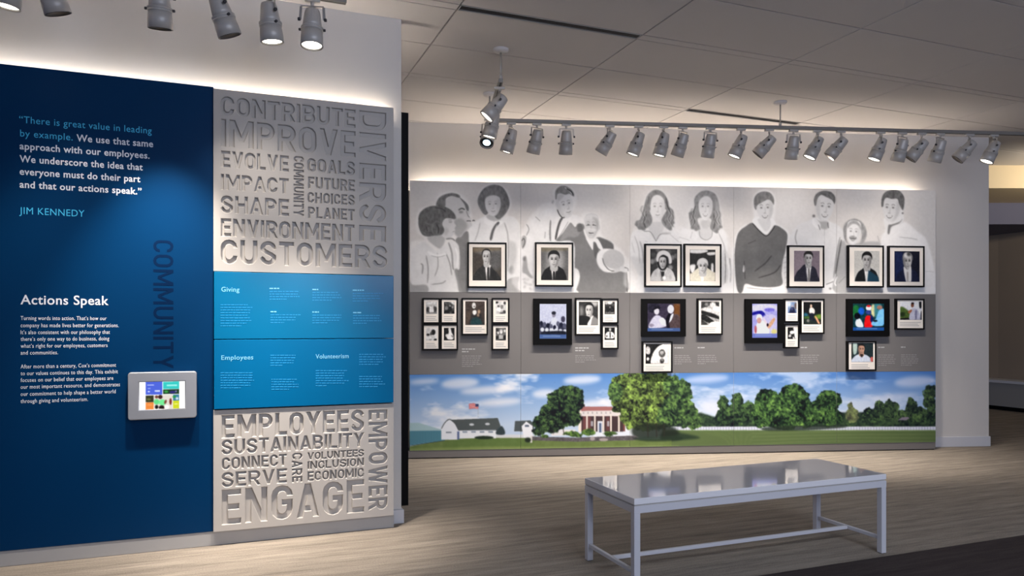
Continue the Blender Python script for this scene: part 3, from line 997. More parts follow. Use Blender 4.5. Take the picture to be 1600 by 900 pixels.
kn.lathe([(0.008, 0), (0.008, 0.012), (0.005, 0.014)], 10, (0.066, 0, -0.066), Matrix.Rotation(math.pi / 2, 3, 'Y'))
PARTS['knob'] = kn.mesh('knob', M['fixture_dark'])
kn = MB()
kn.lathe([(0.010, 0), (0.010, 0.014), (0.006, 0.016)], 10, (0.070, 0, 0), Matrix.Rotation(math.pi / 2, 3, 'Y'))
PARTS['pivot_knob'] = kn.mesh('pivot_knob', M['fixture_dark'])


def spotlight(X, Y, Z, a, label, group, lens='lens', watt=0.0, aim=None, size=70, col=WARM_SPOT, roll=0.0):
    """X, Y, Z: underside of the rail (world). a: direction of the barrel"""
    r = bpy.data.objects.new('track_spotlight', None); r.empty_display_size = .1
    COL.objects.link(r); r.location = (X, Y, Z)
    tag(r, label, 'spotlight', group)
    a = Vector(a).normalized()
    hz = math.hypot(a.x, a.y)
    psi = (math.atan2(a.y, a.x) - math.pi / 2) if hz > .02 else 0.0
    # keep the yoke facing the room: tilt about an axis within 90 degrees of the wall direction
    th = math.atan2(hz, -a.z)
    if psi > math.pi / 2: psi -= math.pi; th = -th
    if psi < -math.pi / 2: psi += math.pi; th = -th
    yaw = Matrix.Rotation(psi, 4, 'Z')
    tilt = Matrix.Rotation(th, 4, 'X')
    for nm in ('adapter', 'yoke'):
        o = link(bpy.data.objects.new(nm, PARTS[nm]), r)
        if nm == 'yoke': o.rotation_euler = (0, 0, psi)
        else: o.rotation_euler = (0, 0, FR['F'][2] if Y > 5.8 else PHI_L)
    B = Matrix.Translation((0, 0, -0.125)) @ yaw @ tilt
    names = ['housing', 'collar', 'snoot', 'rim', lens] + (['filter_ring'] if lens == 'lens_blue' else [])
    for nm in names:
        o = link(bpy.data.objects.new(nm if not nm.startswith('lens') else 'lens', PARTS[nm]), r); o.matrix_local = B
    for k in range(2):
        K = B @ Matrix.Rotation(math.pi * k, 4, 'Z')
        link(bpy.data.objects.new('knob', PARTS['knob']), r).matrix_local = K
        link(bpy.data.objects.new('pivot_knob', PARTS['pivot_knob']), r).matrix_local = K
    if watt:
        d = bpy.data.lights.new('bulb', 'SPOT'); d.energy = watt; d.color = col
        d.spot_size = math.radians(size); d.spot_blend = 1.0; d.shadow_soft_size = 0.035
        o = link(bpy.data.objects.new('bulb', d), r)
        p = Vector((0, 0, -0.125)) + a * 0.185
        o.location = p
        tgt = Vector(aim) - (Vector((X, Y, Z)) + p)
        o.rotation_euler = tgt.to_track_quat('-Z', 'Y').to_euler()
    return r


def track(name_label, p, q, stems):
    p, q = Vector(p), Vector(q)
    ln = (q - p).length; ang = math.atan2(q.y - p.y, q.x - p.x)
    r = bpy.data.objects.new('light_track', None); r.empty_display_size = .1; COL.objects.link(r)
    r.location = p; r.rotation_euler = (0, 0, ang)
    tag(r, name_label, 'light track')
    MB().box(0, ln, -0.019, 0.019, 0, 0.034, 0.003, 1).build('rail', M['track'], r)
    MB().box(0.004, ln - .004, -0.007, 0.007, -0.0012, 0.0).build('slot', M['slot'], r)
    for s_ in stems:
        o = MB().lathe([(0.007, 0.034), (0.007, CEIL - TZ - 0.02)], 12, (s_, 0, 0)).build('stem', M['steel'], r)
        MB().lathe([(0.014, 0.034), (0.014, 0.06), (0.009, 0.066)], 14, (s_, 0, 0)).build('stem_collar', M['fixture'], r)
        MB().lathe([(0.02, CEIL - TZ - .030), (0.058, CEIL - TZ - .022), (0.064, CEIL - TZ - .012), (0.064, CEIL - TZ + .001)], 28, (s_, 0, 0)).build('canopy', M['tile'], r)
    return r, p, q


def at_plane(px, p, q):
    """ground position on the line p-q seen in direction px"""
    k = (px - CX) / F
    # X = k Y ; p + s (q-p)
    s = (p.x - k * p.y) / (k * (q.y - p.y) - (q.x - p.x))
    return p.x + s * (q.x - p.x), p.y + s * (q.y - p.y)


FA, FB_ = Vector((-0.235, 7.17, TZ)), Vector((6.6, 7.80, TZ))
track('long grey light track hanging in front of the family mural', FA, FB_, [0.0 + .02, (2.70 + .235) / math.cos(.0919), 6.0])
NA = Vector((-0.089, 6.0, TZ))
track('short grey light track running back toward the far wall, seen end on', NA, Vector((-0.232, 7.145, TZ)), [0.02])
la = to_world('L', -3.3, -0.64, TZ); lb = to_world('L', uL(541, -0.64), -0.64, TZ)
track('near grey light track above the blue board at the top left', la, lb, [0.35, (lb - la).length - 0.9])

heads = [  # pixel column of the mount, back end, lens end, lit lens shows, label
    (799, 803, 203, 792, 240, 1, 'bright lit spotlight first from the left end of the long track'),
    (839, 840, 211, 833, 240, 0, 'spotlight tilted slightly left, second from the left on the long track'),
    (885, 885, 208, 884, 242, 0, 'spotlight hanging straight alone before the first wide gap on the long track'),
    (953, 957, 216, 940, 244, 0, 'left tilted spotlight after the gap, above the bending young man'),
    (998, 1001, 214, 989, 246, 1, 'thinly lit spotlight above the seated old man with the hat'),
    (1037, 1039, 214, 1030, 248, 1, 'thinly lit spotlight, left of a close pair above the wavy haired women'),
    (1067, 1069, 216, 1059, 248, 0, 'dim spotlight, right of a close pair between the two wavy haired women'),
    (1110, 1111, 216, 1108, 247, 0, 'straight spotlight above the second woman with wavy hair'),
    (1158, 1161, 221, 1149, 249, 1, 'lit spotlight left of the middle stem, beside a strongly tilted one'),
    (1202, 1208, 221, 1185, 247, 0, 'strongly left tilted spotlight just left of the middle ceiling stem'),
    (1240, 1240, 217, 1239, 249, 0, 'straight spotlight just right of the middle ceiling stem'),
    (1277, 1282, 222, 1268, 250, 1, 'lit tilted spotlight second right of the middle stem'),
    (1314, 1321, 224, 1301, 249, 0, 'strongly left tilted spotlight third right of the middle stem, before the right wide gap'),
    (1376, 1379, 224, 1367, 254, 1, 'lit spotlight first after the right wide gap'),
    (1410, 1412, 224, 1407, 255, 0, 'straight spotlight second after the right wide gap'),
    (1440, 1447, 226, 1428, 252, 0, 'strongly tilted spotlight third after the right wide gap, touching its neighbour'),
    (1469, 1472, 224, 1465, 257, 0, 'straight spotlight above the right end of the mural'),
    (1515, 1523, 227, 1501, 254, 0, 'strongly left tilted spotlight in front of the bare end of the far wall'),
    (1553, 1558, 224, 1543, 257, 1, 'lit spotlight at the far right, against the cream lobby ceiling')]
for i, (mx, bx, by, lx, ly, lit, lab) in enumerate(heads):
    X, Y = at_plane(mx, FA, FB_)
    k = (lx - bx) / max(ly - by, 1)
    dy = 0.10 if lit else 0.34
    u_, _ = on('F', lx - 6, 400)
    # lit heads are narrow and aimed steeply down the boards, the others medium or wide
    kind = 0 if lit or i in (2, 7, 10, 14) else (1 if i % 2 else 2)
    tz, w, size = ((0.0, 160, 62), (0.6, 38, 108), (1.7, 22, 158))[kind]
    tgt = to_world('F', float(u_) + (1.2 if kind == 0 else .5) * k, -0.22 if kind == 0 else 0.0, tz)
    w *= SPOT_W_FAR
    if i >= 14: w *= 0.85
    if i >= 17: w = 0.0
    spotlight(X, Y, TZ, (k, dy, -1), lab, 'spotlights on the long track', 'lens' if lit else 'lens_off', w, tgt, size)
# heads on the short track that runs toward the camera
for (s_, a, ln, lab, w, tgt) in ((0.10, (-0.80, -0.10, -0.95), 'lens', 'large near spotlight with bright white lens hanging under the nearest stem', 46, (-0.9, 7.95, 1.5)),
                                 (0.52, (-0.25, 0.05, -1.0), 'lens', 'spotlight with bright lens half hidden behind the large near one', 30, (-0.3, 8.0, 1.2)),
                                 (0.90, (-0.12, -0.62, -0.85), 'lens_blue', 'spotlight with bluish lens facing out, lowest of the cluster at the left end', 8, (0.5, 6.0, 0.0))):
    p = NA.lerp(Vector((-0.235, 7.17, TZ)), s_)
    spotlight(p.x, p.y, TZ, a, lab, 'spotlights on the short track', ln, w, tgt, 80)
# heads on the near left track
PL, QL = la, lb
for i, (mx, k, dy, ln, lab, w, tx, tz, size) in enumerate((
        (488, -0.03, -0.12, 'lens', 'near spotlight with clear lit lens, rightmost above the white board', 300, 525, -1.2, 46),
        (421, 0.10, 0.04, 'lens', 'near spotlight with lit lens second from the right end of the near track', 300, 430, -1.2, 46),
        (343, 0.36, 0.14, 'lens_off', 'near spotlight tilted right above the seam of blue and white boards', 46, 470, 0.9, 88),
        (249, 0.02, 0.22, 'lens_off', 'near straight spotlight above the deep blue board', 330, 256, 1.25, 54),
        (74, 0.28, 0.2, 'lens_off', 'near spotlight tilted right, cut by the top edge, second from the left', 38, 130, 0.8, 76),
        (16, -0.12, 0.05, 'lens', 'near spotlight with bright rim at the top left corner', 70, 60, -0.6, 62))):
    X, Y = at_plane(mx, PL, QL)
    u_, _ = on('L', tx, 400)
    n = Vector((math.sin(PHI_L), -math.cos(PHI_L), 0)); uu = Vector((math.cos(PHI_L), math.sin(PHI_L), 0))
    a = uu * k - n * dy + Vector((0, 0, -1))
    spotlight(X, Y, TZ, a, lab, 'spotlights on the near track', ln, SPOT_W_LEFT * w, to_world('L', float(u_), 0, tz), size)

# cove strips lying behind the boards' top edges
o = MB().box(-3.4, uL(610), 0.085, 0.103, 2.972, 2.985).build('led_strip', M['led_left'], None, 'L')
tag(o, 'warm light strip hidden behind the top edge of the left boards', 'light strip', 'cove light strips')
o = MB().box(0.03, BOARD_END - 0.12, 0.125, 0.143, 2.945, 2.958).build('led_strip', M['led'], None, 'F')
tag(o, 'warm light strip hidden behind the top edge of the family mural', 'light strip', 'cove light strips')
o = MB().box(-1.5, LEFT_END - 0.06, 0.232, 0.250, 3.045, 3.056).build('led_strip', M['led_back'], None, 'L')
tag(o, 'light strip on the hidden back of the left wall, lighting the ceiling behind it', 'light strip', 'cove light strips')
o = MB().box(-1.55, LEFT_END - 0.05, 0.2005, 0.262, 3.0405, 3.0445).build('cove_shelf', M['trim_white'], None, 'L')
tag(o, 'narrow shelf on the back of the left wall above the black panel', 'shelf', 'cove shelves')
for fr, a, b, y0, y1, z, lab in (('L', -3.4, uL(610), 0.041, 0.12, 2.970, 'left'), ('F', 0.01, BOARD_END - .1, 0.031, 0.19, 2.943, 'far')):
    o = MB().box(a, b, y0, y1, z - .012, z).build('cove_shelf', M['trim_white'], None, fr)
    tag(o, 'narrow shelf carrying the light strip behind the %s boards' % lab, 'shelf', 'cove shelves')

# ================================================================ BENCH
r = empty('gallery_bench', 'G', 3.01, 3.795, 0, 'long glossy white gallery bench on the carpet in front of the mural', 'bench')
hx, hy = 0.92, 0.295
MB().box(-hx, hx, -hy, hy, 0.470, 0.505, 0.0025, 2).build('seat_top', M['bench_top'], r)
MB().box(-hx + .006, hx - .006, -hy + .006, hy - .006, 0.463, 0.4697).build('shadow_gap', M['fixture'], r)
ap = MB()
ap.box(-hx, hx, -hy, -hy + .02, 0.423, 0.4627); ap.box(-hx, hx, hy - .02, hy, 0.423, 0.4627)
ap.box(-hx, -hx + .02, -hy + .02, hy - .02, 0.423, 0.4627); ap.box(hx - .02, hx, -hy + .02, hy - .02, 0.423, 0.4627)
ap.build('apron', M['bench'], r)
lg = MB().box(-0.019, 0.019, -0.019, 0.019, 0.004, 0.4228, 0.0015, 1).mesh('leg', M['bench'])
ft = MB().box(-0.015, 0.015, -0.015, 0.015, 0, 0.004).mesh('foot_glide', M['slot'])
for sx in (-1, 1):
    for sy in (-1, 1):
        o = link(bpy.data.objects.new('leg', lg), r); o.location = (sx * (hx - .0195), sy * (hy - .0195), 0)
        link(bpy.data.objects.new('foot_glide', ft), o)
st = MB().box(-0.011, 0.011, -hy + .0387, hy - .0387, 0.085, 0.107, 0.002, 1).mesh('end_stretcher', M['bench'])
for sx in (-1, 1):
    o = link(bpy.data.objects.new('end_stretcher', st), r); o.location = (sx * (hx - .0195), 0, 0)
MB().box(-hx + .031, hx - .031, -0.011, 0.011, 0.085, 0.107, 0.002, 1).build('long_stretcher', M['bench'], r)
# ================================================================ PRINTED BOARDS OF THE FAR WALL
SEAM = [0.0] + [float(on('F', p, 500, 0)[0]) for p in (814, 984, 1146, 1307)] + [BOARD_END]
Z_TOP, Z_M, Z_G, Z_B = 3.013, 1.809, 0.913, 0.092


def face(cv, cx, cy, rx, ry, tone, dark, rot=0, turn=0.0, brow=1.0, smile=0.4, soft=1.0, eyes=True):
    """a printed face: planes of tone, eyes, brows, nose, mouth. turn -1..1 shifts the features sideways"""
    r = math.radians(rot)

    def q(a, b):
        a = a * rx; b = b * ry
        return (cx + a * math.cos(r) - b * math.sin(r), cy + a * math.sin(r) + b * math.cos(r))
    def mixt(k):
        t, d = cv.c3(tone), cv.c3(dark); return t + (d - t) * k
    # head: narrower at the chin
    cv.P(tone, [q(-.95, -.35), q(-.8, -.85), q(0, -1.0), q(.8, -.85), q(.95, -.35), q(.9, .2), q(.62, .7), q(.25, .98), q(-.25, .98), q(-.62, .7), q(-.9, .2)], soft)
    cv.P(mixt(.22), [q(.55, -.6), q(.93, -.3), q(.88, .25), q(.6, .7), q(.2, .97), q(.45, .4)] if turn <= 0 else
         [q(-.55, -.6), q(-.93, -.3), q(-.88, .25), q(-.6, .7), q(-.2, .97), q(-.45, .4)], soft * 3, .7)
    t = turn * .28
    if eyes:
        for s in (-1, 1):
            ex = t + s * .38 * (1 - .2 * abs(turn))
            cv.L(mixt(.55 * brow), [q(ex - .2, -.26), q(ex, -.33), q(ex + .2, -.26)], ry * .07, soft * .8, .9)
            cv.E(mixt(.35), *q(ex, -.1), rx * .2, ry * .09, rot, soft * 1.5, .7)
            cv.E(mixt(.9), *q(ex, -.09), rx * .1, ry * .055, rot, soft * .6, .95)
        cv.L(mixt(.28), [q(t * 1.25 + .04, -.1), q(t * 1.4 + .09, .22), q(t * 1.3 - .02, .3)], rx * .09, soft * 1.2, .8)
        cv.E(mixt(.45), *q(t * 1.3, .33), rx * .17, ry * .045, rot, soft, .7)
        if smile > .6:
            cv.P(mixt(.7), [q(t - .36, .5), q(t, .56), q(t + .36, .5), q(t + .2, .68), q(t, .74), q(t - .2, .68)], soft * .7, .85)
            cv.L(248, [q(t - .26, .55), q(t, .61), q(t + .26, .55)], ry * .06, soft * .5, .9)
        else:
            cv.L(mixt(.75), [q(t - .28, .56 - smile * .06), q(t, .6), q(t + .28, .56 - smile * .06)], ry * .06, soft * .6, .9)
            cv.E(mixt(.25), *q(t, .72), rx * .22, ry * .05, rot, soft, .6)


def paint_mural():
    cv = Canvas('F', 0.0, 0.0, BOARD_END, Z_M + .001, Z_TOP, 0.0062, (206, 203, 200))
    P, E, L = cv.P, cv.E, cv.L
    S = 900 / 185.0
    L = lambda t, pts, w, s=0, a=1: cv.L(t - 30 if t < 200 else t, pts, w, s * .6, min(1, a + .2))
    tn = cv.noise(10, 5, 5); hairn = cv.noise(6, 24, 8, 2, .6); cloth = cv.noise(16, 7, 6, 2)
    # studio backdrops, one for each photograph
    cv.view(0, 0, 1)
    cv.add(cv.noise(120, 7, 2))
    E(186, 655, 290, 26, 40, 0, 14, .6); E(184, 812, 285, 18, 50, 0, 14, .6); E(170, 950, 290, 34, 32, 0, 15, .6)
    E(216, 700, 300, 40, 40, 0, 18, .5); E(214, 900, 340, 60, 60, 0, 20, .5)
    E(184, 1152, 290, 20, 40, 0, 12, .6); E(190, 1345, 300, 26, 26, 0, 12, .5); E(216, 1230, 350, 40, 60, 0, 20, .5)
    E(216, 1060, 330, 60, 60, 0, 20, .6); E(192, 1448, 330, 22, 80, 0, 14, .5)
    # ---- column 1: girl in profile, man behind her, girl facing us
    cv.view(635, 280, S)
    P(232, [(215, 200), (240, 120), (330, 92), (430, 125), (480, 190), (515, 320), (600, 270), (545, 170), (570, 80), (660, 30), (760, 80), (800, 185), (770, 270), (850, 320), (885, 480), (880, 860), (20, 860), (20, 500), (140, 460), (80, 400), (75, 290), (110, 220)], 8, .5)
    # seated girl right: white blouse
    P(216, [(470, 400), (525, 320), (600, 285), (700, 300), (790, 285), (850, 330), (872, 480), (862, 750), (780, 765), (460, 770)], 3, 1, tex=cloth)
    P(182, [(775, 480), (800, 470), (835, 500), (840, 640), (815, 720), (785, 690)], 8, .8)
    L(176, [(745, 330), (770, 420), (775, 560), (770, 700)], 7, 5, .8)
    L(184, [(560, 330), (545, 400), (520, 470)], 6, 5, .7)
    P(162, [(770, 765), (870, 748), (872, 862), (745, 862)], 3, 1, tex=tn)
    E(150, 800, 690, 22, 30, 0, 6, .8)
    # collar and tie
    P(228, [(600, 290), (660, 320), (640, 350), (590, 330)], 3, .9); P(228, [(700, 300), (735, 330), (700, 350), (670, 320)], 3, .9)
    L(120, [(705, 325), (675, 360), (655, 400), (640, 465)], 20, 3, .85); L(200, [(690, 345), (668, 400), (655, 460)], 5, 2, .8)
    # face and bobbed hair
    P(176, [(620, 270), (700, 275), (715, 310), (660, 318), (612, 295)], 4)
    P(112, [(540, 168), (560, 108), (600, 62), (660, 42), (722, 55), (762, 105), (785, 182), (765, 245), (722, 295), (690, 302), (640, 250), (600, 272), (563, 232)], 2.5, 1, tex=hairn)
    face(cv, 657, 195, 62, 84, 206, 112, -3, 0.0, .8, .3, 2.2)
    P(118, [(588, 180), (592, 120), (620, 85), (700, 85), (728, 120), (728, 185), (718, 150), (690, 128), (655, 122), (618, 132), (600, 150)], 3, .95, tex=hairn)
    for k in range(7): L(150 - 8 * (k % 3), [(600 + 18 * k, 60 + abs(3 - k) * 5), (605 + 17 * k, 100)], 5, 3, .5)
    # man: suit, neck, head in near profile
    P(122, [(372, 470), (410, 425), (465, 395), (475, 480), (472, 700), (468, 862), (425, 862), (385, 690), (400, 560)], 3, 1, tex=tn)
    P(196, [(300, 160), (345, 130), (400, 135), (440, 180), (458, 235), (485, 245), (478, 285), (494, 300), (488, 322), (500, 350), (480, 372), (440, 405), (412, 440), (372, 420), (330, 300), (290, 220)], 2.5)
    P(150, [(370, 310), (420, 300), (465, 350), (440, 400), (405, 440), (372, 420), (350, 360)], 8, .8)
    P(108, [(228, 205), (236, 160), (270, 125), (340, 105), (398, 118), (405, 142), (345, 128), (300, 150), (292, 210)], 2.5, 1, tex=hairn)
    P(100, [(405, 140), (440, 165), (470, 200), (474, 238), (458, 236), (440, 190)], 2, .9)
    L(112, [(395, 235), (420, 222), (445, 232)], 10, 3, .9); E(125, 415, 250, 17, 10, 0, 4, .9)
    L(150, [(455, 240), (470, 280), (482, 290)], 6, 3, .7); L(118, [(455, 318), (478, 316), (492, 320)], 7, 2, .8); E(140, 350, 290, 18, 30, 20, 7, .6)
    L(110, [(500, 318), (512, 312), (520, 318)], 8, 2, .8)
    # nearer girl: blouse, neck, face, hair
    P(212, [(40, 560), (60, 520), (125, 478), (165, 492), (230, 545), (292, 500), (345, 470), (398, 510), (404, 680), (372, 690), (402, 800), (404, 858), (170, 858), (150, 800), (48, 800), (30, 730)], 3, 1, tex=cloth)
    P(150, [(45, 802), (150, 804), (158, 860), (24, 860), (22, 740)], 4, .9)
    P(124, [(365, 690), (400, 700), (435, 860), (402, 860), (385, 780)], 4, .9)
    for pts, w in (([(150, 580), (165, 680), (160, 790)], 9), ([(235, 560), (240, 660), (215, 740)], 6), ([(300, 560), (330, 640), (345, 730)], 8), ([(190, 800), (270, 790), (300, 770)], 7),
                   ([(320, 480), (345, 560), (352, 660), (360, 690)], 12), ([(110, 640), (125, 660), (120, 720)], 10)): L(168, pts, w, 4, .75)
    P(226, [(160, 545), (200, 560), (245, 572), (300, 560), (298, 580), (240, 592), (180, 580)], 3, .9); L(176, [(185, 580), (240, 592), (298, 578)], 4, 2, .7)
    L(232, [(372, 520), (390, 580), (385, 670)], 12, 3, .8)
    P(172, [(165, 440), (280, 425), (292, 470), (270, 515), (248, 527), (205, 500), (172, 470)], 4)
    P(200, [(270, 330), (325, 296), (362, 310), (362, 330), (377, 352), (366, 372), (370, 390), (358, 420), (335, 448), (300, 452), (268, 425), (285, 380)], 2.5)
    E(150, 335, 325, 14, 8, 0, 3, .8); L(140, [(318, 312), (345, 306)], 6, 2, .7); L(130, [(350, 400), (366, 396)], 5, 2, .8); E(168, 300, 395, 22, 30, 0, 8, .6)
    L(140, [(300, 455), (345, 452), (372, 470)], 10, 4, .7)
    P(98, [(90, 315), (100, 262), (140, 222), (200, 203), (280, 205), (340, 235), (370, 272), (374, 302), (335, 298), (295, 300), (272, 340), (288, 385), (268, 422), (215, 430), (160, 436), (120, 420), (97, 372)], 2.5, 1, tex=hairn)
    for pts, w, t in (([(120, 280), (180, 250), (250, 262)], 10, 132), ([(140, 330), (190, 345), (230, 320), (260, 335)], 12, 142), ([(200, 345), (195, 380), (205, 415)], 10, 150),
                      ([(300, 230), (340, 262), (350, 290)], 8, 122), ([(125, 350), (140, 400), (180, 405)], 7, 120), ([(230, 340), (245, 380), (240, 415)], 7, 72), ([(150, 360), (160, 395)], 14, 78), ([(215, 215), (270, 225), (300, 250)], 6, 78)):
        L(t, pts, w, 4, .65)
    # ---- column 2: young man bending over, old man seated with a hat
    cv.view(810, 280, 876 / 180.0)
    P(230, [(10, 860), (10, 500), (60, 330), (180, 190), (270, 170), (270, 90), (340, 38), (430, 100), (440, 200), (400, 260), (480, 290), (480, 262), (560, 258), (625, 300), (630, 420), (740, 500), (810, 570), (860, 690), (850, 860)], 8, .5)
    P(218, [(15, 700), (20, 540), (60, 400), (120, 290), (250, 215), (290, 240), (330, 290), (400, 270), (470, 300), (440, 480), (440, 700), (465, 730), (462, 860), (30, 860)], 3, 1, tex=cloth)
    P(150, [(22, 480), (32, 432), (60, 440), (52, 500), (30, 530)], 3, .85); L(118, [(25, 470), (40, 450), (50, 480), (34, 520)], 8, 2, .7)
    L(168, [(60, 340), (80, 380), (60, 430)], 7, 3, .7); L(150, [(130, 285), (165, 318)], 8, 3, .7); L(160, [(205, 400), (200, 450)], 10, 4, .5)
    P(140, [(40, 600), (60, 590), (75, 690), (110, 745), (95, 752), (55, 720), (30, 700)], 4, .8); E(108, 45, 605, 12, 18, 0, 4, .8)
    for k in range(9): E(170 + 20 * (k % 2), 45 + (k * 23) % 90, 760 + (k * 37) % 90, 14, 9, 30 * k, 4, .6)
    L(158, [(245, 310), (240, 400), (243, 470)], 12, 3, .8); L(236, [(285, 330), (268, 400), (262, 470)], 12, 3, .8)
    # old man's dark suit
    P(120, [(290, 470), (345, 400), (392, 330), (430, 365), (450, 340), (480, 345), (510, 440), (560, 520), (600, 440), (700, 480), (725, 530), (700, 560), (640, 560), (610, 600), (640, 690), (720, 705), (800, 700), (818, 720), (815, 862), (462, 862), (466, 740), (430, 680), (420, 480)], 2.5, 1, tex=cloth * .7)
    P(150, [(345, 400), (392, 335), (430, 370), (470, 400), (440, 440), (380, 440), (320, 470)], 5, .7)
    P(90, [(455, 345), (490, 340), (505, 370), (470, 400), (448, 392)], 4, .8)
    P(96, [(606, 450), (650, 455), (715, 490), (722, 525), (690, 540), (645, 520), (618, 490)], 3, .9); L(160, [(620, 448), (690, 468), (725, 500)], 5, 2, .6)
    P(226, [(515, 450), (560, 470), (600, 450), (640, 520), (640, 545), (606, 520), (578, 478), (568, 530), (560, 535), (530, 480)], 2, 1)
    P(92, [(570, 480), (590, 485), (608, 540), (600, 600), (580, 590), (572, 530)], 2.5, .9)
    # young man: collar, tie, face, parted hair
    P(232, [(285, 300), (330, 285), (385, 270), (395, 320), (345, 390), (275, 470), (262, 470), (285, 370)], 2.5, .95)
    L(112, [(335, 292), (315, 325), (298, 380), (282, 460)], 17, 2.5, .9); L(160, [(330, 310), (305, 390)], 4, 2, .6)
    L(176, [(380, 320), (340, 390), (285, 468)], 4, 2, .8)
    E(196, 262, 172, 13, 17, 10, 2, 1); L(120, [(255, 180), (266, 165)], 5, 2, .6)
    face(cv, 352, 200, 68, 98, 212, 112, -16, .8, .9, .3, 2.2)
    L(110, [(295, 230), (312, 268), (335, 292), (352, 290)], 9, 3, .85)
    P(120, [(282, 150), (280, 95), (310, 58), (350, 50), (395, 72), (422, 108), (420, 132), (390, 112), (355, 118), (320, 108), (296, 118), (290, 150)], 2.5, 1, tex=hairn)
    P(182, [(296, 140), (310, 112), (345, 122), (335, 142), (305, 170)], 4, .8); L(206, [(350, 62), (385, 85), (410, 118)], 7, 2.5, .8); L(90, [(365, 70), (402, 95), (418, 122)], 8, 2, .8)
    # old man's head
    face(cv, 556, 355, 56, 96, 196, 92, 2, -.35, .6, .1, 2.2)
    P(208, [(497, 330), (500, 290), (540, 268), (590, 275), (612, 320), (612, 360), (600, 320), (560, 300), (515, 312)], 4, .9)
    P(140, [(560, 290), (600, 300), (612, 350), (604, 400), (590, 330)], 6, .5)
    L(96, [(515, 352), (545, 348)], 7, 2, .8); L(96, [(562, 350), (592, 352)], 7, 2, .8); P(212, [(515, 376), (540, 372), (590, 380), (585, 398), (550, 392), (520, 396)], 3, .7)
    L(88, [(534, 408), (572, 410)], 9, 2, .9); E(190, 614, 365, 8, 20, 0, 2, .9)
    # straw hat, hand and cane
    E(198, 700, 620, 108, 88, 28, 2.5, 1, tex=tn); E(226, 668, 618, 72, 92, -18, 3, .9); E(186, 722, 608, 84, 72, 18, 3, 1, tex=tn * .5)
    L(138, [(640, 600), (652, 645), (690, 690), (730, 700)], 8, 3, .7); L(234, [(606, 560), (612, 620), (650, 675), (705, 704)], 8, 2.5, .8)
    E(206, 800, 685, 30, 22, 20, 3); L(126, [(805, 670), (832, 680), (834, 700)], 7, 2, .8); L(110, [(822, 705), (826, 780), (828, 860)], 10, 2.5, .85); L(224, [(842, 705), (846, 860)], 12, 2.5, .8)
    P(226, [(425, 680), (455, 690), (467, 740), (455, 800), (425, 862), (428, 760)], 3, .9)
    # ---- column 3: two women with wavy hair
    cv.view(975, 280, 876 / 180.0)
    P(224, [(60, 862), (40, 560), (60, 400), (90, 340), (130, 260), (170, 120), (245, 70), (320, 120), (370, 220), (395, 330), (480, 360), (480, 250), (530, 140), (620, 80), (710, 120), (745, 260), (755, 360), (810, 480), (860, 860)], 8, .45)
    P(218, [(50, 590), (48, 470), (70, 400), (150, 375), (250, 400), (380, 370), (440, 430), (470, 600), (440, 862), (100, 862), (110, 700)], 4, 1, tex=cloth * .8)
    P(222, [(430, 400), (500, 385), (560, 390), (700, 385), (760, 390), (785, 470), (790, 600), (780, 700), (430, 700)], 4, 1, tex=cloth * .8)
    P(200, [(50, 595), (90, 590), (140, 610), (150, 700), (130, 740), (95, 700)], 6, .8); L(186, [(120, 470), (140, 540), (150, 640)], 8, 5, .7)
    P(200, [(195, 330), (300, 330), (300, 380), (245, 462), (190, 390)], 4, 1); L(176, [(150, 398), (200, 400), (235, 455), (245, 468), (275, 420), (340, 412)], 6, 2.5, .8)
    P(186, [(290, 402), (350, 405), (352, 418), (300, 420)], 3, .7)
    hair1 = [(90, 320), (130, 300), (150, 215), (175, 130), (215, 88), (260, 82), (305, 110), (335, 165), (345, 210), (375, 240), (380, 320), (350, 385), (300, 350), (285, 300), (320, 230), (200, 230), (215, 300), (200, 350), (140, 385), (95, 360)]
    P(128, hair1, 3, 1, tex=hairn)
    face(cv, 257, 215, 60, 100, 216, 128, 0, -.05, .7, .3, 2.2)
    P(126, [(196, 200), (192, 140), (220, 98), (262, 88), (305, 115), (322, 190), (318, 230), (305, 160), (275, 125), (240, 120), (212, 145)], 3, 1, tex=hairn)
    for pts in ([(160, 200), (145, 260), (125, 320), (140, 365)], [(185, 220), (165, 290), (160, 350)], [(340, 240), (335, 300), (345, 360)], [(360, 260), (350, 310), (365, 340)]): L(164, pts, 8, 4, .6)
    for pts in ([(175, 260), (150, 320), (165, 370)], [(300, 310), (320, 350)], [(190, 130), (180, 190)], [(320, 140), (330, 200), (350, 250)]): L(92, pts, 8, 4, .6)
    P(204, [(560, 370), (590, 310), (655, 310), (672, 385), (668, 430), (625, 460), (575, 440)], 4); L(178, [(572, 390), (582, 440), (625, 462), (665, 438), (672, 390)], 5, 3, .7); P(188, [(590, 320), (655, 320), (640, 370), (600, 372)], 5, .8)
    P(136, [(495, 260), (535, 225), (535, 150), (575, 100), (630, 86), (690, 110), (718, 170), (728, 260), (740, 350), (700, 405), (655, 370), (660, 300), (560, 300), (580, 380), (520, 375), (500, 320)], 3, 1, tex=hairn)
    P(176, [(690, 150), (715, 190), (730, 300), (738, 350), (715, 370), (700, 290)], 5, .7)
    face(cv, 620, 215, 56, 96, 218, 128, 0, -.1, .7, .8, 2.2)
    P(142, [(560, 200), (560, 140), (600, 102), (650, 98), (685, 130), (690, 230), (672, 165), (640, 130), (600, 135), (575, 160)], 3, 1, tex=hairn)
    for pts in ([(545, 200), (525, 270), (540, 340)], [(680, 260), (690, 330), (680, 380)], [(520, 250), (505, 280)]): L(100, pts, 9, 4, .55)
    for pts in ([(555, 220), (545, 300), (560, 360)], [(700, 240), (712, 320), (700, 370)]): L(176, pts, 6, 4, .55)
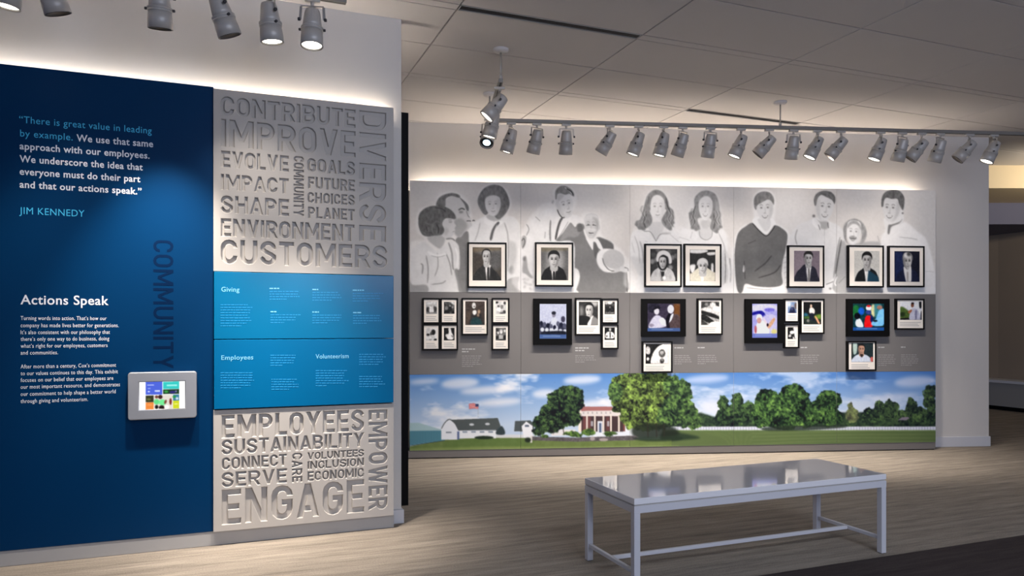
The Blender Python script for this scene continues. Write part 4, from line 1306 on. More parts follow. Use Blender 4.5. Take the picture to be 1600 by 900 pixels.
    P(202, [(745, 560), (790, 560), (800, 700), (770, 790), (745, 780)], 5, .8); L(160, [(768, 560), (772, 680), (768, 790)], 7, 3, .8); L(150, [(805, 600), (812, 700), (808, 790)], 9, 3, .8)
    L(232, [(785, 600), (800, 720), (790, 790)], 9, 3, .8); P(228, [(760, 800), (840, 790), (862, 862), (735, 862)], 4, .9)
    L(168, [(290, 850), (350, 856), (400, 846)], 5, 2, .6); L(180, [(420, 440), (500, 466)], 6, 4, .5)
    for pts in ([(80, 430), (110, 520), (120, 640)], [(160, 470), (180, 480)], [(350, 420), (420, 480)], [(430, 470), (440, 600)], [(720, 410), (760, 500), (770, 560)], [(520, 400), (505, 450)], [(60, 480), (80, 560)]): L(188, pts, 6, 4, .6)
    for x0_, y0_, sg in ((150, 200, -1), (165, 230, -1), (335, 230, 1), (355, 260, 1), (530, 220, -1), (545, 250, -1), (690, 240, 1), (712, 240, 1)):
        for k in range(3):
            cv.L(88 if k % 2 else 176, [(x0_ + k * 9 * sg, y0_), (x0_ + (12 + k * 9) * sg, y0_ + 35), (x0_ + (k * 9 - 4) * sg, y0_ + 70), (x0_ + (14 + k * 9) * sg, y0_ + 105)], 6, 2, .6)
    for x_, y_ in ((95, 345), (118, 372), (150, 380), (372, 330), (352, 378), (505, 262), (520, 370), (548, 382), (735, 362), (705, 400)): cv.E(120, x_, y_, 14, 12, 20, 3, .8)
    # ---- column 4: young man in a V-neck sweater, taller man in a pale shirt
    cv.view(1140, 280, 876 / 180.0)
    P(232, [(25, 862), (15, 560), (50, 420), (100, 355), (180, 320), (175, 160), (210, 95), (270, 75), (340, 120), (350, 240), (345, 330), (440, 390), (460, 500), (440, 862)], 7, .6)
    P(214, [(400, 700), (420, 560), (460, 430), (520, 350), (640, 300), (700, 290), (760, 320), (850, 370), (880, 480), (880, 862), (410, 862)], 4, 1, tex=cloth * .7)
    L(176, [(515, 380), (500, 440), (512, 500)], 8, 4, .7); L(182, [(840, 440), (815, 560), (790, 760)], 10, 4, .8); L(190, [(720, 360), (722, 500)], 4, 3, .7)
    for k in range(6): L(186, [(402 + 4 * k, 600 + 38 * k), (436, 590 + 38 * k)], 7, 4, .6)
    P(150, [(830, 500), (880, 480), (880, 700), (800, 800), (820, 640)], 5, .7); P(230, [(770, 770), (815, 740), (822, 800), (800, 862), (720, 862), (730, 810)], 4, .9); E(120, 765, 832, 10, 8, 0, 3, .8); L(110, [(735, 800), (790, 778)], 9, 3, .7); E(100, 432, 825, 12, 10, 0, 3, .7)
    # sweater man
    P(226, [(110, 810), (250, 820), (400, 800), (412, 862), (95, 862)], 3, 1, tex=tn); L(160, [(130, 825), (260, 838), (330, 835)], 6, 3, .6)
    P(232, [(175, 325), (220, 290), (320, 300), (345, 345), (285, 425)], 3)
    P(200, [(215, 300), (300, 300), (315, 350), (278, 400), (230, 350)], 5, .8)
    P(104, [(38, 560), (55, 440), (80, 390), (120, 360), (172, 332), (220, 380), (278, 424), (318, 382), (345, 350), (400, 375), (440, 425), (425, 540), (405, 620), (395, 720), (400, 800), (320, 822), (200, 815), (120, 795), (100, 850), (78, 868), (55, 830), (42, 700)], 2.5, 1, tex=cloth * .8)
    P(214, [(100, 700), (108, 650), (118, 680), (112, 705)], 2, .9)
    for pts in ([(130, 470), (190, 440), (240, 445)], [(170, 680), (230, 630), (300, 560)], [(200, 720), (280, 680), (360, 600)], [(120, 760), (240, 780), (380, 755)], [(40, 640), (70, 650), (105, 640)], [(42, 670), (100, 668)], [(70, 440), (60, 540)], [(410, 440), (395, 560)]):
        L(134, pts, 7, 4, .7)
    for pts in ([(140, 490), (200, 465)], [(190, 700), (270, 640), (320, 580)], [(110, 620), (118, 760)], [(220, 750), (340, 710), (390, 650)]): L(76, pts, 8, 4, .6)
    face(cv, 268, 225, 66, 100, 210, 96, -3, -.1, .9, .8, 2.2)
    P(118, [(188, 215), (184, 160), (205, 115), (255, 93), (310, 105), (338, 150), (335, 195), (318, 168), (290, 155), (240, 180), (210, 200), (202, 232)], 2.5, 1, tex=hairn)
    for k in range(5): L(158, [(220 + 16 * k, 120), (205 + 18 * k, 170 - 4 * k)], 5, 3, .5)
    for k in (2, 6): cv.L(88, [(60 + 8 * k, 420 + 44 * k), (150 + 20 * k, 440 + 36 * k), (300 + 8 * k, 400 + 40 * k)], 5, 4, .35)
    L(70, [(172, 334), (225, 392), (278, 432), (322, 392), (346, 352)], 6, 2, .7)
    L(140, [(60, 820), (90, 850)], 10, 3, .6)
    # shirt man
    face(cv, 722, 215, 72, 104, 206, 96, 6, .35, 1, .8, 2.2)
    P(104, [(645, 195), (642, 145), (668, 105), (720, 88), (775, 100), (804, 140), (798, 190), (780, 160), (735, 135), (695, 120), (668, 150), (658, 200)], 2.5, 1, tex=hairn)
    L(150, [(700, 100), (750, 112), (785, 145)], 6, 3, .6)
    P(150, [(640, 295), (690, 320), (740, 320), (755, 340), (740, 380), (690, 372), (655, 335)], 5, .75); P(226, [(640, 290), (690, 340), (680, 380), (630, 340)], 3, .8); L(112, [(675, 345), (688, 385)], 9, 3, .7); L(112, [(745, 330), (752, 372)], 10, 3, .7); E(90, 640, 280, 11, 11, 0, 3, .8)
    # ---- column 5: laughing elderly woman, man in white
    cv.view(1290, 280, 876 / 180.0)
    P(170, [(85, 700), (85, 600), (130, 510), (180, 495), (450, 500), (450, 862), (75, 862)], 4, .95, tex=cloth * .6)
    L(132, [(120, 460), (95, 600), (75, 720)], 12, 4, .8); L(226, [(88, 740), (70, 790), (82, 812)], 12, 3, .9); L(134, [(100, 790), (150, 740)], 7, 3, .6)
    P(224, [(420, 480), (450, 400), (470, 370), (560, 330), (620, 330), (700, 400), (760, 450), (800, 560), (830, 700), (830, 862), (440, 862)], 6, .9, tex=cloth * .5)
    L(186, [(560, 440), (650, 450), (700, 460)], 5, 4, .6); L(186, [(760, 700), (820, 705)], 5, 4, .6); L(176, [(395, 430), (410, 480)], 8, 4, .6)
    P(232, [(660, 830), (832, 826), (832, 866), (665, 866)], 3, .9)
    P(148, [(135, 400), (140, 350), (170, 315), (220, 300), (270, 320), (305, 370), (312, 430), (290, 480), (260, 495), (275, 420), (230, 340), (170, 370), (158, 450), (175, 495), (145, 460)], 3.5, 1, tex=hairn)
    face(cv, 213, 405, 56, 92, 220, 118, 4, -.1, .8, .85, 2.4)
    P(150, [(165, 375), (180, 330), (225, 315), (262, 345), (268, 385), (245, 350), (205, 340)], 3.5, .9, tex=hairn); E(96, 208, 446, 28, 14, 4, 3, .8); L(245, [(188, 440), (228, 441)], 6, 2, .9)
    P(214, [(440, 300), (490, 290), (580, 230), (590, 330), (530, 350), (490, 400), (470, 420), (455, 370)], 3, 1)
    P(92, [(478, 350), (500, 345), (560, 325), (585, 300), (560, 335), (500, 362), (485, 415), (472, 410)], 3, .8)
    face(cv, 500, 225, 70, 102, 206, 92, 4, -.55, 1, .8, 2.2)
    E(200, 590, 215, 14, 26, 8, 2, 1); E(100, 586, 258, 8, 7, 0, 2, .8)
    P(98, [(425, 205), (428, 140), (455, 98), (510, 82), (565, 92), (598, 140), (597, 200), (585, 235), (560, 190), (545, 150), (500, 150), (465, 140), (445, 160), (438, 205)], 2.5, 1, tex=hairn)
    cv.add(cv.noise(3, 3, 77, 1)); cv.a = np.clip(207 + (cv.a - 200) * 1.06, 30, 234)
    return cv


def paint_landscape():
    cv = Canvas('F', 0.0, 0.0, BOARD_END, Z_B, Z_G, 0.0062, (92, 142, 206))
    P, E, L, R = cv.P, cv.E, cv.L, cv.R
    jj, ii = np.mgrid[0:cv.H, 0:cv.W]
    t = (jj / cv.H)[..., None]; uu = (ii / cv.W)[..., None]
    top = np.array([66, 124, 200.]) * (1 - uu * .25) + np.array([30, 84, 190.]) * uu * .25
    cv.a = top * (1 - np.clip(t * 1.5, 0, 1)) + np.array([172, 196, 226.]) * np.clip(t * 1.5, 0, 1)
    # clouds
    n = cv.noise(34, 1.0, 41, 5, 2.6)[..., None]; w = np.clip((n + .02) * 3.2, 0, 1) * (0.85 - .45 * uu)
    cv.a = cv.a * (1 - w) + np.array([226, 230, 238.]) * w
    cv.view(630, 580, 3.721)
    for c in ((330, 70, 110, 30), (480, 110, 150, 22), (600, 100, 60, 20), (560, 180, 130, 22), (820, 130, 70, 24), (1040, 50, 110, 24), (120, 60, 90, 14), (1120, 190, 100, 22)):
        E((226, 228, 236), *c, -4, 12, .7)
    cv.view(1040, 580, 3.721)
    for c in ((240, 45, 130, 22), (280, 200, 60, 40), (1300, 150, 170, 14), (1450, 60, 120, 30), (1150, 90, 60, 8)):
        E((206, 214, 236), *c, -4, 12, .6)
    edge = cv.noise(5, .42, 91, 2)
    leaf = cv.noise(4, 1, 12, 2); leaf2 = cv.noise(14, 1, 19, 3)

    def col(base, amp):
        f = (leaf * .6 + leaf2 * .6)
        return np.stack([f * amp * .8, f * amp, f * amp * .35], -1)

    def crown(c, blobs, amp=90, seed=0):
        rng = random.Random(seed)
        for (x, y, rx, ry) in blobs:
            pts = []
            for k in range(22):
                a = 2 * math.pi * k / 22; q = rng.uniform(.84, 1.14)
                pts.append((x + rx * math.cos(a) * q, y + ry * math.sin(a) * q))
            cv.rag = edge
            P(c, pts, 1.2, 1, tex=col(c, amp * 1.7))
            cv.rag = None
        for _ in range(int(sum(b[2] * b[3] for b in blobs) / 130)):
            x, y, rx, ry = rng.choice(blobs)
            a = rng.uniform(0, 6.28); q = math.sqrt(rng.random()) * .92
            px, py = x + rx * q * math.cos(a), y + ry * q * math.sin(a)
            up = -(py - y) / ry
            k = rng.choice((-52, -40, -24, 18, 34, 50)) + 16 * up
            E(tuple(max(4, min(240, v + k * s)) for v, s in zip(c, (.75, 1, .35))), px, py, rng.uniform(3, 8), rng.uniform(2, 6), rng.uniform(0, 90), 1.0, .7)

    # right half first (further away)
    cv.view(1040, 580, 3.721)
    P((36, 60, 40), [(-20, 330), (200, 240), (330, 280), (520, 250), (1040, 240), (1560, 230), (1580, 325), (-20, 345)], 4, 1, False, tex=col(0, 60))
    R((196, 204, 226), 0, 322, 1580, 345, 1)
    for k in range(95): R((128, 140, 168), 4 + k * 16.5, 322, 7 + k * 16.5, 345, .6, .7)
    R((96, 128, 66), -20, 343, 1580, 440, 2)
    crown((42, 70, 40), [(335, 190, 32, 50), (345, 270, 60, 50), (415, 170, 36, 45), (420, 250, 60, 70), (480, 230, 50, 55)], 70, 1)
    crown((42, 76, 36), [(600, 180, 90, 70), (740, 160, 90, 80), (560, 260, 60, 70), (680, 270, 130, 70), (820, 250, 80, 80), (940, 180, 80, 66), (950, 260, 85, 62)], 90, 2)
    crown((84, 94, 62), [(1085, 260, 40, 46), (1075, 210, 14, 30)], 50, 3)
    crown((42, 66, 42), [(1180, 260, 40, 44), (1195, 255, 60, 34), (1240, 210, 30, 40), (1300, 230, 60, 60), (1370, 260, 50, 40), (1430, 220, 40, 66), (1480, 260, 60, 50), (1545, 150, 50, 80), (1550, 250, 40, 60)], 60, 4)
    P((120, 112, 130), [(1350, 285), (1375, 268), (1410, 266), (1428, 285)], 1, 1, False)
    crown((40, 66, 40), [(1460, 286, 60, 20), (1540, 285, 40, 22), (1210, 288, 60, 18)], 50, 5)
    P((26, 40, 30), [(560, 330), (700, 318), (1000, 318), (1040, 328), (800, 345), (600, 348)], 3, .8)
    # mown lawn
    R((84, 106, 58), -20, 348, 1580, 450, 3, .95)
    for k in range(12): L((84, 116, 54) if k % 2 else (132, 152, 82), [(200 + 40 * k, 352), (330 + 30 * k - k * 12, 380), (380 + 10 * k, 440)], 7, 5, .18)
    for k in range(8): L((78, 108, 54) if k % 2 else (122, 142, 84), [(500, 362 + k * 10), (1000, 352 + k * 9), (1580, 345 + k * 11)], 5, 3, .5)
    P((30, 52, 34), [(-20, 360), (60, 355), (200, 385), (120, 398), (-20, 405)], 5, .9)
    # left half
    cv.view(630, 580, 3.721)
    P((98, 122, 58), [(20, 440), (240, 398), (560, 378), (800, 392), (1100, 400), (1560, 396), (1560, 470), (20, 475)], 2, 1, False, tex=cv.noise(9, 10, 31))
    for k in range(6): L((74, 110, 44), [(240, 408 + 9 * k), (500, 394 + 8 * k), (760, 398 + 7 * k)], 7, 4, .5)
    P((140, 160, 84), [(20, 452), (400, 440), (1000, 440), (1600, 432), (1600, 470), (20, 470)], 5, .6, False)
    # teal shed
    P((66, 128, 150), [(30, 345), (180, 342), (243, 346), (243, 402), (30, 432)], .8, 1, False); P((150, 186, 196), [(30, 300), (90, 300), (240, 345), (30, 348)], .8, 1, False)
    for k in range(12): L((52, 112, 134), [(45 + 17 * k, 348), (45 + 17 * k, 420 - k)], 1.5, .6, .6)
    L((20, 40, 60), [(30, 434), (243, 404)], 5, 1, .9)
    # barn
    P((72, 82, 84), [(255, 280), (285, 282), (550, 272), (566, 318), (545, 345), (320, 345), (290, 300)], .8, 1, False)
    P((214, 222, 236), [(222, 335), (240, 300), (270, 280), (300, 305), (322, 345), (322, 398), (222, 398)], .8, 1, False); L((70, 80, 84), [(222, 335), (242, 300), (270, 280), (302, 305), (322, 345)], 5, .8)
    R((216, 224, 238), 328, 344, 540, 390, .6); L((128, 146, 170), [(325, 346), (540, 340)], 5, 1, .8); R((80, 100, 150), 314, 350, 326, 398, .8)
    for k in range(4): R((120, 138, 160), 345 + 50 * k, 348, 372 + 50 * k, 358, .8, .9)
    E((190, 200, 210), 398, 310, 14, 7, 0, 1.5); E((190, 200, 210), 490, 307, 14, 7, 0, 1.5); R((92, 108, 126), 248, 352, 280, 360, 1, .8)
    R((200, 206, 214), 540, 368, 760, 388, 1, .9); P((44, 60, 66), [(540, 350), (570, 318), (590, 345), (588, 368), (545, 368)], 2); E((24, 44, 28), 470, 386, 56, 10, 0, 2)
    P((70, 80, 84), [(650, 290), (740, 286), (760, 310), (760, 350), (645, 350)], .8, 1, False); P((216, 222, 234), [(688, 320), (715, 292), (752, 318), (752, 385), (700, 385)], .8, 1, False); R((80, 96, 120), 708, 312, 732, 324, 1)
    L((90, 100, 110), [(436, 270), (437, 215)], 2, .4, .8)
    P((200, 80, 84), [(382, 190), (410, 186), (438, 196), (436, 220), (410, 216), (384, 220)], 1, 1, False)
    for k in range(3): L((232, 222, 226), [(384, 197 + 8 * k), (410, 193 + 8 * k), (436, 201 + 8 * k)], 3, .5, .85)
    R((40, 52, 104), 420, 191, 438, 206, .8)
    # brick house with columns
    R((120, 62, 62), 1030, 255, 1290, 350, .8); P((160, 98, 98), [(1030, 212), (1060, 206), (1215, 206), (1235, 232), (1030, 236)], .8, 1, False)
    P((206, 202, 204), [(1024, 232), (1235, 228), (1290, 250), (1290, 262), (1024, 262)], .8, 1, False)
    for k in range(7): R((150, 146, 150), 1045 + 26 * k, 236, 1052 + 26 * k, 248, .6, .8)
    R((46, 40, 46), 1036, 262, 1280, 352, 1.5, .75); R((150, 70, 70), 1045, 264, 1090, 350, 3, .5); R((130, 64, 64), 1180, 266, 1200, 346, 3, .5)
    R((198, 206, 222), 1130, 290, 1160, 356, .8); R((70, 92, 132), 1139, 302, 1152, 356, .8)
    for x in (1026, 1068, 1114, 1164, 1208, 1254): R((216, 208, 200), x - 5, 255, x + 5, 352, .5); 
    P((224, 216, 206), [(1018, 200), (1034, 200), (1036, 355), (1018, 355)], .8, 1, False); R((70, 40, 46), 1030, 193, 1056, 208, 1)
    for x in (1090, 1185): R((170, 176, 190), x, 290, x + 14, 320, .8, .8)
    P((214, 214, 218), [(860, 362), (900, 338), (1000, 340), (1010, 370), (860, 378)], 1.5, .9, False)
    # big maple and willow
    crown((36, 62, 36), [(900, 170, 70, 60), (960, 130, 80, 48), (1000, 170, 56, 60), (850, 240, 60, 60), (930, 240, 90, 80), (1000, 260, 36, 60), (810, 300, 56, 60), (870, 310, 80, 44), (790, 350, 40, 26)], 80, 7)
    L((46, 36, 34), [(930, 330), (934, 368)], 9, 1.5, .9); L((46, 36, 34), [(880, 340), (872, 366)], 6, 1.5, .9)
    crown((76, 100, 42), [(1290, 80, 90, 70), (1400, 60, 120, 60), (1500, 90, 110, 80), (1300, 180, 90, 80), (1420, 190, 130, 100), (1340, 270, 80, 70), (1450, 290, 110, 60), (1360, 40, 100, 40)], 110, 8)
    crown((50, 80, 42), [(1560, 80, 50, 60), (1620, 130, 60, 90), (1580, 220, 80, 90), (1650, 250, 60, 80), (1540, 270, 70, 60), (1690, 300, 50, 40), (1235, 120, 44, 60)], 80, 9)
    P((18, 30, 20), [(1330, 330), (1420, 300), (1560, 320), (1600, 370), (1450, 392), (1350, 388)], 8, .85)
    for x in (1420, 1470, 1515): L((38, 32, 26), [(x, 300), (x + 4, 385)], 12, 2, .9)
    # garden wall and shrubs
    P((84, 80, 86), [(745, 380), (1000, 386), (1350, 374), (1380, 392), (1340, 402), (1000, 410), (745, 402)], 1.5, 1, False, tex=cv.noise(3, 26, 51))
    for x, y, rx, ry in ((1075, 355, 40, 20), (1200, 362, 46, 14), (980, 362, 50, 14), (820, 378, 30, 10), (1010, 370, 40, 12)): crown((62, 96, 36), [(x, y, rx, ry)], 60, int(x))
    E((176, 166, 168), 1100, 392, 14, 12, 0, 2, .8); E((176, 166, 168), 1165, 398, 26, 9, 0, 2, .8); R((206, 208, 206), 738, 376, 750, 415, 1); E((24, 36, 24), 725, 400, 18, 14, 0, 3)
    P((24, 44, 28), [(1340, 388), (1600, 380), (1600, 402), (1420, 408)], 4, .8)
    lum = cv.a.mean(2, keepdims=True)
    cv.a = (lum + (cv.a - lum) * .82) * np.array([.98, .97, .96])
    cv.a = np.clip(128 + (cv.a - 128) * 1.08 + 10, 0, 240)
    return cv


mural = paint_mural()
land = paint_landscape()
cols_px = [int(round(s / BOARD_END * mural.W)) for s in SEAM]
rm = empty('family_mural', 'F', 0, 0, 0, 'wide black and white mural of family portraits along the far wall', 'mural')
rt = empty('text_band', 'F', 0, 0, 0, 'grey band of text boards between the family mural and the farm picture', 'board')
rl = empty('landscape_mural', 'F', 0, 0, 0, 'wide colour picture of a farm with lawn and trees along the wall foot', 'mural')
band_cells = []
for k in range(5):
    sheet('mural_board', mural, M['print'], rm, cols_px[k], cols_px[k + 1], 0.0, 0.03)
    sheet('landscape_board', land, M['print'], rl, cols_px[k], cols_px[k + 1], 0.0, 0.03)
    MB().box(SEAM[k] + .0012, SEAM[k + 1] - .0012, 0.0, 0.03, Z_G + .0012, Z_M - .0005, 0.0008, 1).build('text_board', M['band'], rt)
for i, (x, w, n) in enumerate(((721.7, 32, 6), (898.7, 34, 4), (1053.7, 28, 5), (1090, 32, 5), (1250.8, 30, 5), (1372, 28, 6), (1407.5, 28.5, 6))):
    hd, bd = [], []
    greek(0, x, (543 if i else 544.5) - i * .25, w * .75, 1 if i > 1 else 2, 4.0, hd, 60 + i, 'F', 0.0, 1.9)
    greek(0, x, 555.5 - i * .3, w, n, 3.2, bd, 70 + i, 'F', 0.0, 1.5)
    lettering('heading_lettering', hd, M['ink_grey'], rt, -.0006)['kind'] = 'stuff'
    lettering('paragraph_lettering', bd, M['ink_grey2'], rt, -.0006)['kind'] = 'stuff'

# ================================================================ FRAMED PICTURES
FO = -0.040            # front of the frames, in front of the boards


def pic_canvas(box, bg, off=FO + .008, cell=0.0042):
    a, b, c, d = box
    x0, x1 = float(on('F', a, 500, off)[0]), float(on('F', c, 500, off)[0])
    m = (a + c) / 2
    z1, z0 = float(on('F', m, b, off)[1]), float(on('F', m, d, off)[1])
    cv = Canvas('F', off, x0, x1, z0, z1, cell, bg)
    return cv


def framed(outer, pic, label, group, draw, caption=False, wide=2.6, screen=False, cat='picture'):
    a, b, c, d = outer
    x0, x1 = float(on('F', a, 500, FO)[0]), float(on('F', c, 500, FO)[0])
    m = (a + c) / 2
    z1, z0 = float(on('F', m, b, FO)[1]), float(on('F', m, d, FO)[1])
    r = empty('display_screen' if screen else 'picture_frame', 'F', 0, 0, 0, label, 'screen' if screen else cat, group)
    r.location = to_world('F', (x0 + x1) / 2, -0.0005, z0)
    cx = (x0 + x1) / 2
    W2, H = (x1 - x0) / 2, z1 - z0
    if screen:
        cv = pic_canvas(pic, (20, 20, 24), FO + .004, 0.0046)
        px0, px1, pz0, pz1 = cv.x0 - cx, cv.x1 - cx, cv.z0 - z0, cv.z1 - z0
        f = MB()
        f.box(-W2, W2, FO, -.001, 0, pz0); f.box(-W2, W2, FO, -.001, pz1, H); f.box(-W2, px0, FO, -.001, pz0, pz1); f.box(px1, W2, FO, -.001, pz0, pz1)
        f.box(px0, px1, FO + .012, -.001, pz0, pz1)
        f.build('bezel', M['black'], r)
        draw(cv); nm, mt = 'screen', M['screen']
    else:
        t = 0.0165
        f = MB()
        f.box(-W2, W2, FO, -.001, 0, t, .0015, 1); f.box(-W2, W2, FO, -.001, H - t, H, .0015, 1)
        f.box(-W2, -W2 + t, FO, -.001, t, H - t, .0015, 1); f.box(W2 - t, W2, FO, -.001, t, H - t, .0015, 1)
        f.build('frame', M['frame'], r)
        MB().box(-W2 + t, W2 - t, FO + .0092, -.002, t, H - t).build('mat_board', M['mat_board'], r)
        cv = pic_canvas(pic, 120, FO + .008, 0.0046 if wide else 0.004)
        draw(cv); nm, mt = 'print', M['print']
        if caption:
            bars = []
            pw = cv.x1 - cv.x0
            rng = random.Random(int(a * 7 + b))
            n = 3
            for q in range(n):
                zz_ = cv.z0 - .030 - q * .019
                if zz_ < z0 + t + .012: break
                e = cv.x0 + pw * rng.uniform(.75, 1)
                bars.append(np.array([(cv.x0 - cx, zz_ - z0 - .004), (e - cx, zz_ - z0 - .004), (e - cx, zz_ - z0 + .004), (cv.x0 - cx, zz_ - z0 + .004)]))
            if bars: lettering('caption', bars, M['ink_grey'], r, FO + .0088)['kind'] = 'stuff'
    cv.x0 -= cx; cv.x1 -= cx; cv.z0 -= z0; cv.z1 -= z0
    sheet(nm, cv, mt, r, y=FO + (.004 if screen else .008))
    return r


def N(cv, box):
    """drawing units 0..100 across and down the picture"""
    a, b, c, d = box
    cv.view(a, b, 1.0)
    w, h = c - a, d - b
    return lambda pts: [(x / 100 * w, y / 100 * h) for x, y in pts]


def bust(cv, box, bg, head=(50, 30, 13, 19), suit=30, hair=30, skin=200, shirt=230, tie=40, turn=0, lapel=0, hat=None, tint=None, hairline=.35, long_hair=False, bgfx=None, body=None):
    q = N(cv, box); w = (box[2] - box[0]) / 100; h = (box[3] - box[1]) / 100
    P = lambda t, pts, s=.35, a=1: cv.P(t, q(pts), s, a)
    E = lambda t, x, y, rx, ry, s=.35, a=1, r=0: cv.E(t, x * w, y * h, rx * w, ry * h, r, s, a)
    cv.a[:] = cv.c3(bg)
    if bgfx: bgfx(P, E)
    hx, hy, rx, ry = head
    bx = hx + lapel * 6
    P(suit, body or [(bx - 42, 104), (bx - 38, 74), (bx - 20, 60), (bx - 8, 54), (bx + 8, 54), (bx + 22, 60), (bx + 38, 72), (bx + 42, 104)])
    P(shirt, [(bx - 9, 54), (bx + 9, 54), (bx + 7, 66), (bx + 2, 104), (bx - 4, 104), (bx - 10, 68)])
    for sg in (-1, 1):
        P(np.clip(cv.c3(suit) * 1.0 + 26, 0, 255), [(bx + sg * 8, 56), (bx + sg * 16, 70), (bx + sg * 11, 74), (bx + sg * 3, 104), (bx + sg * 2, 98), (bx + sg * 9, 70)], .35, .6)
    if tie is not None: P(tie, [(bx - 3, 60), (bx + 3, 60), (bx + 3.5, 104), (bx - 3, 104)])
    P(np.array(cv.c3(skin)) * .8, [(hx - rx * .6, hy + ry * .4), (hx + rx * .6, hy + ry * .4), (hx + rx * .7, hy + ry * 1.35), (hx - rx * .6, hy + ry * 1.35)])
    if long_hair: E(hair, hx, hy, rx * 1.45, ry * 1.25)
    sk = cv.c3(skin) * .86
    face(cv, hx * w, hy * h, rx * w, ry * h, sk, 24, 0, turn, 1.35, .4, .3)
    sg = -1 if turn > 0 else 1
    P(sk * .62, [(hx + sg * rx * .55, hy - ry * .5), (hx + sg * rx * .95, hy - ry * .3), (hx + sg * rx * .88, hy + ry * .3), (hx + sg * rx * .5, hy + ry * .85), (hx + sg * rx * .1, hy + ry * .97), (hx + sg * rx * .5, hy + ry * .3)], .5, .65)
    E(sk * 1.12, hx - sg * rx * .4, hy + ry * .2, rx * .3, ry * .2, .7, .7); E(sk * 1.12, hx - sg * rx * .1, hy - ry * .55, rx * .45, ry * .2, .7, .6)
    for e_ in (-1, 1): E(24, hx + rx * (turn * .28 + e_ * .36), hy - ry * .12, rx * .2, ry * .09, .3, .75)
    k = hairline
    P(hair, [(hx - rx * 1.1, hy - ry * .1), (hx - rx * 1.05, hy - ry * .8), (hx - rx * .4, hy - ry * 1.2), (hx + rx * .5, hy - ry * 1.2), (hx + rx * 1.1, hy - ry * .75), (hx + rx * 1.1, hy - ry * .1), (hx + rx * .85, hy - ry * (.9 - k)), (hx + rx * .2, hy - ry * (1.1 - k)), (hx - rx * .6, hy - ry * (1.05 - k)), (hx - rx * .9, hy - ry * (.6 - k * .4))])
    if hat is not None: P(hat, [(hx - rx * 1.7, hy - ry * .5), (hx - rx * 1.2, hy - ry * 1.15), (hx, hy - ry * 1.5), (hx + rx * 1.2, hy - ry * 1.15), (hx + rx * 1.7, hy - ry * .4), (hx + rx, hy - ry * .8), (hx, hy - ry * .95), (hx - rx, hy - ry * .8)])
    cv.add(cv.noise(3.0, 12, int(box[0]), 2)); cv.a = np.clip(cv.a, 4, 226)
    return P, E


GP = 'framed portraits across the family mural'
B1 = (738.4, 386.5, 783.4, 438.3)


def d1(cv):
    P, E = bust(cv, B1, (62, 56, 50), (48, 30, 14, 21), 34, 26, 214, 226, 30, -.4, 1, hairline=.1,
                bgfx=lambda P, E: (E(104, 60, 10, 50, 14, 3), E(84, 80, 40, 24, 30, 3), P((120, 104, 80), [(0, 0), (100, 0), (100, 8), (0, 14)], 1.5, .7)), body=[(4, 104), (12, 72), (30, 58), (40, 52), (58, 54), (72, 66), (88, 80), (96, 104)])
    P(20, [(58, 62), (74, 72), (90, 104), (72, 104)], 1, .7)


framed((730.6, 378.7, 791.7, 449.6), B1, 'leftmost framed portrait of the upper row, balding man in a suit', GP, d1)
B2 = (845.3, 386.8, 888, 437.8)
framed((836.3, 378.6, 895.9, 447.5), B2, 'framed portrait of a dark haired man, second from left in the upper row', GP,
       lambda cv: bust(cv, B2, 128, (47, 38, 19, 24), 16, 22, 210, 236, 14, 0, 0, bgfx=lambda P, E: (E(72, 100, 50, 22, 70, 4), E(60, 0, 30, 12, 60, 4), P((110, 100, 76), [(0, 0), (100, 0), (100, 8), (0, 12)], 1.5, .7), E(176, 60, 40, 30, 30, 4, .6))))
B3 = (1016, 389, 1058.2, 439.2)


def d3(cv):
    P, E = bust(cv, B3, 44, (46, 42, 14, 20), 196, 24, 214, 60, None, 0, 0, long_hair=True, hairline=.25,
                bgfx=lambda P, E: [E(30 + (k * 53) % 120, (k * 37) % 100, (k * 29) % 70, 9, 8, 1) for k in range(18)])
    P(212, [(22, 34), (28, 12), (50, 4), (72, 14), (80, 40), (70, 46), (66, 26), (48, 18), (34, 26), (30, 40)], .5)
    for k in range(8): E(170 + 30 * (k % 2), 20 + k * 9, 76 + (k * 13) % 22, 5, 8, .8, .6)
    E(26, 46, 78, 5, 8, .6); E(240, 52, 90, 6, 6, .6)


framed((1007.5, 381, 1065.4, 448.5), B3, 'black framed portrait of a smiling woman in a pale hat', GP, d3)
B4 = (1077.7, 390, 1117.8, 439.2)


def d4(cv):
    def bgx(P, E):
        P(214, [(0, 0), (60, 0), (70, 6), (40, 12), (0, 10)], .6); P(206, [(68, 10), (100, 8), (100, 16), (74, 18)], .6)
        P(226, [(0, 50), (22, 48), (16, 72), (8, 74), (0, 60)], .8); P(220, [(84, 46), (92, 46), (92, 74), (84, 74)], .8)
        P((206, 200, 184), [(0, 76), (100, 72), (100, 104), (0, 104)], .8)
    P, E = bust(cv, B4, 34, (50, 54, 19, 22), (206, 202, 186), 176, 222, 226, None, 0, 0, hairline=.2, bgfx=bgx)
    P(208, [(28, 50), (34, 34), (50, 28), (66, 36), (72, 54), (66, 44), (50, 38), (36, 44)], .5)


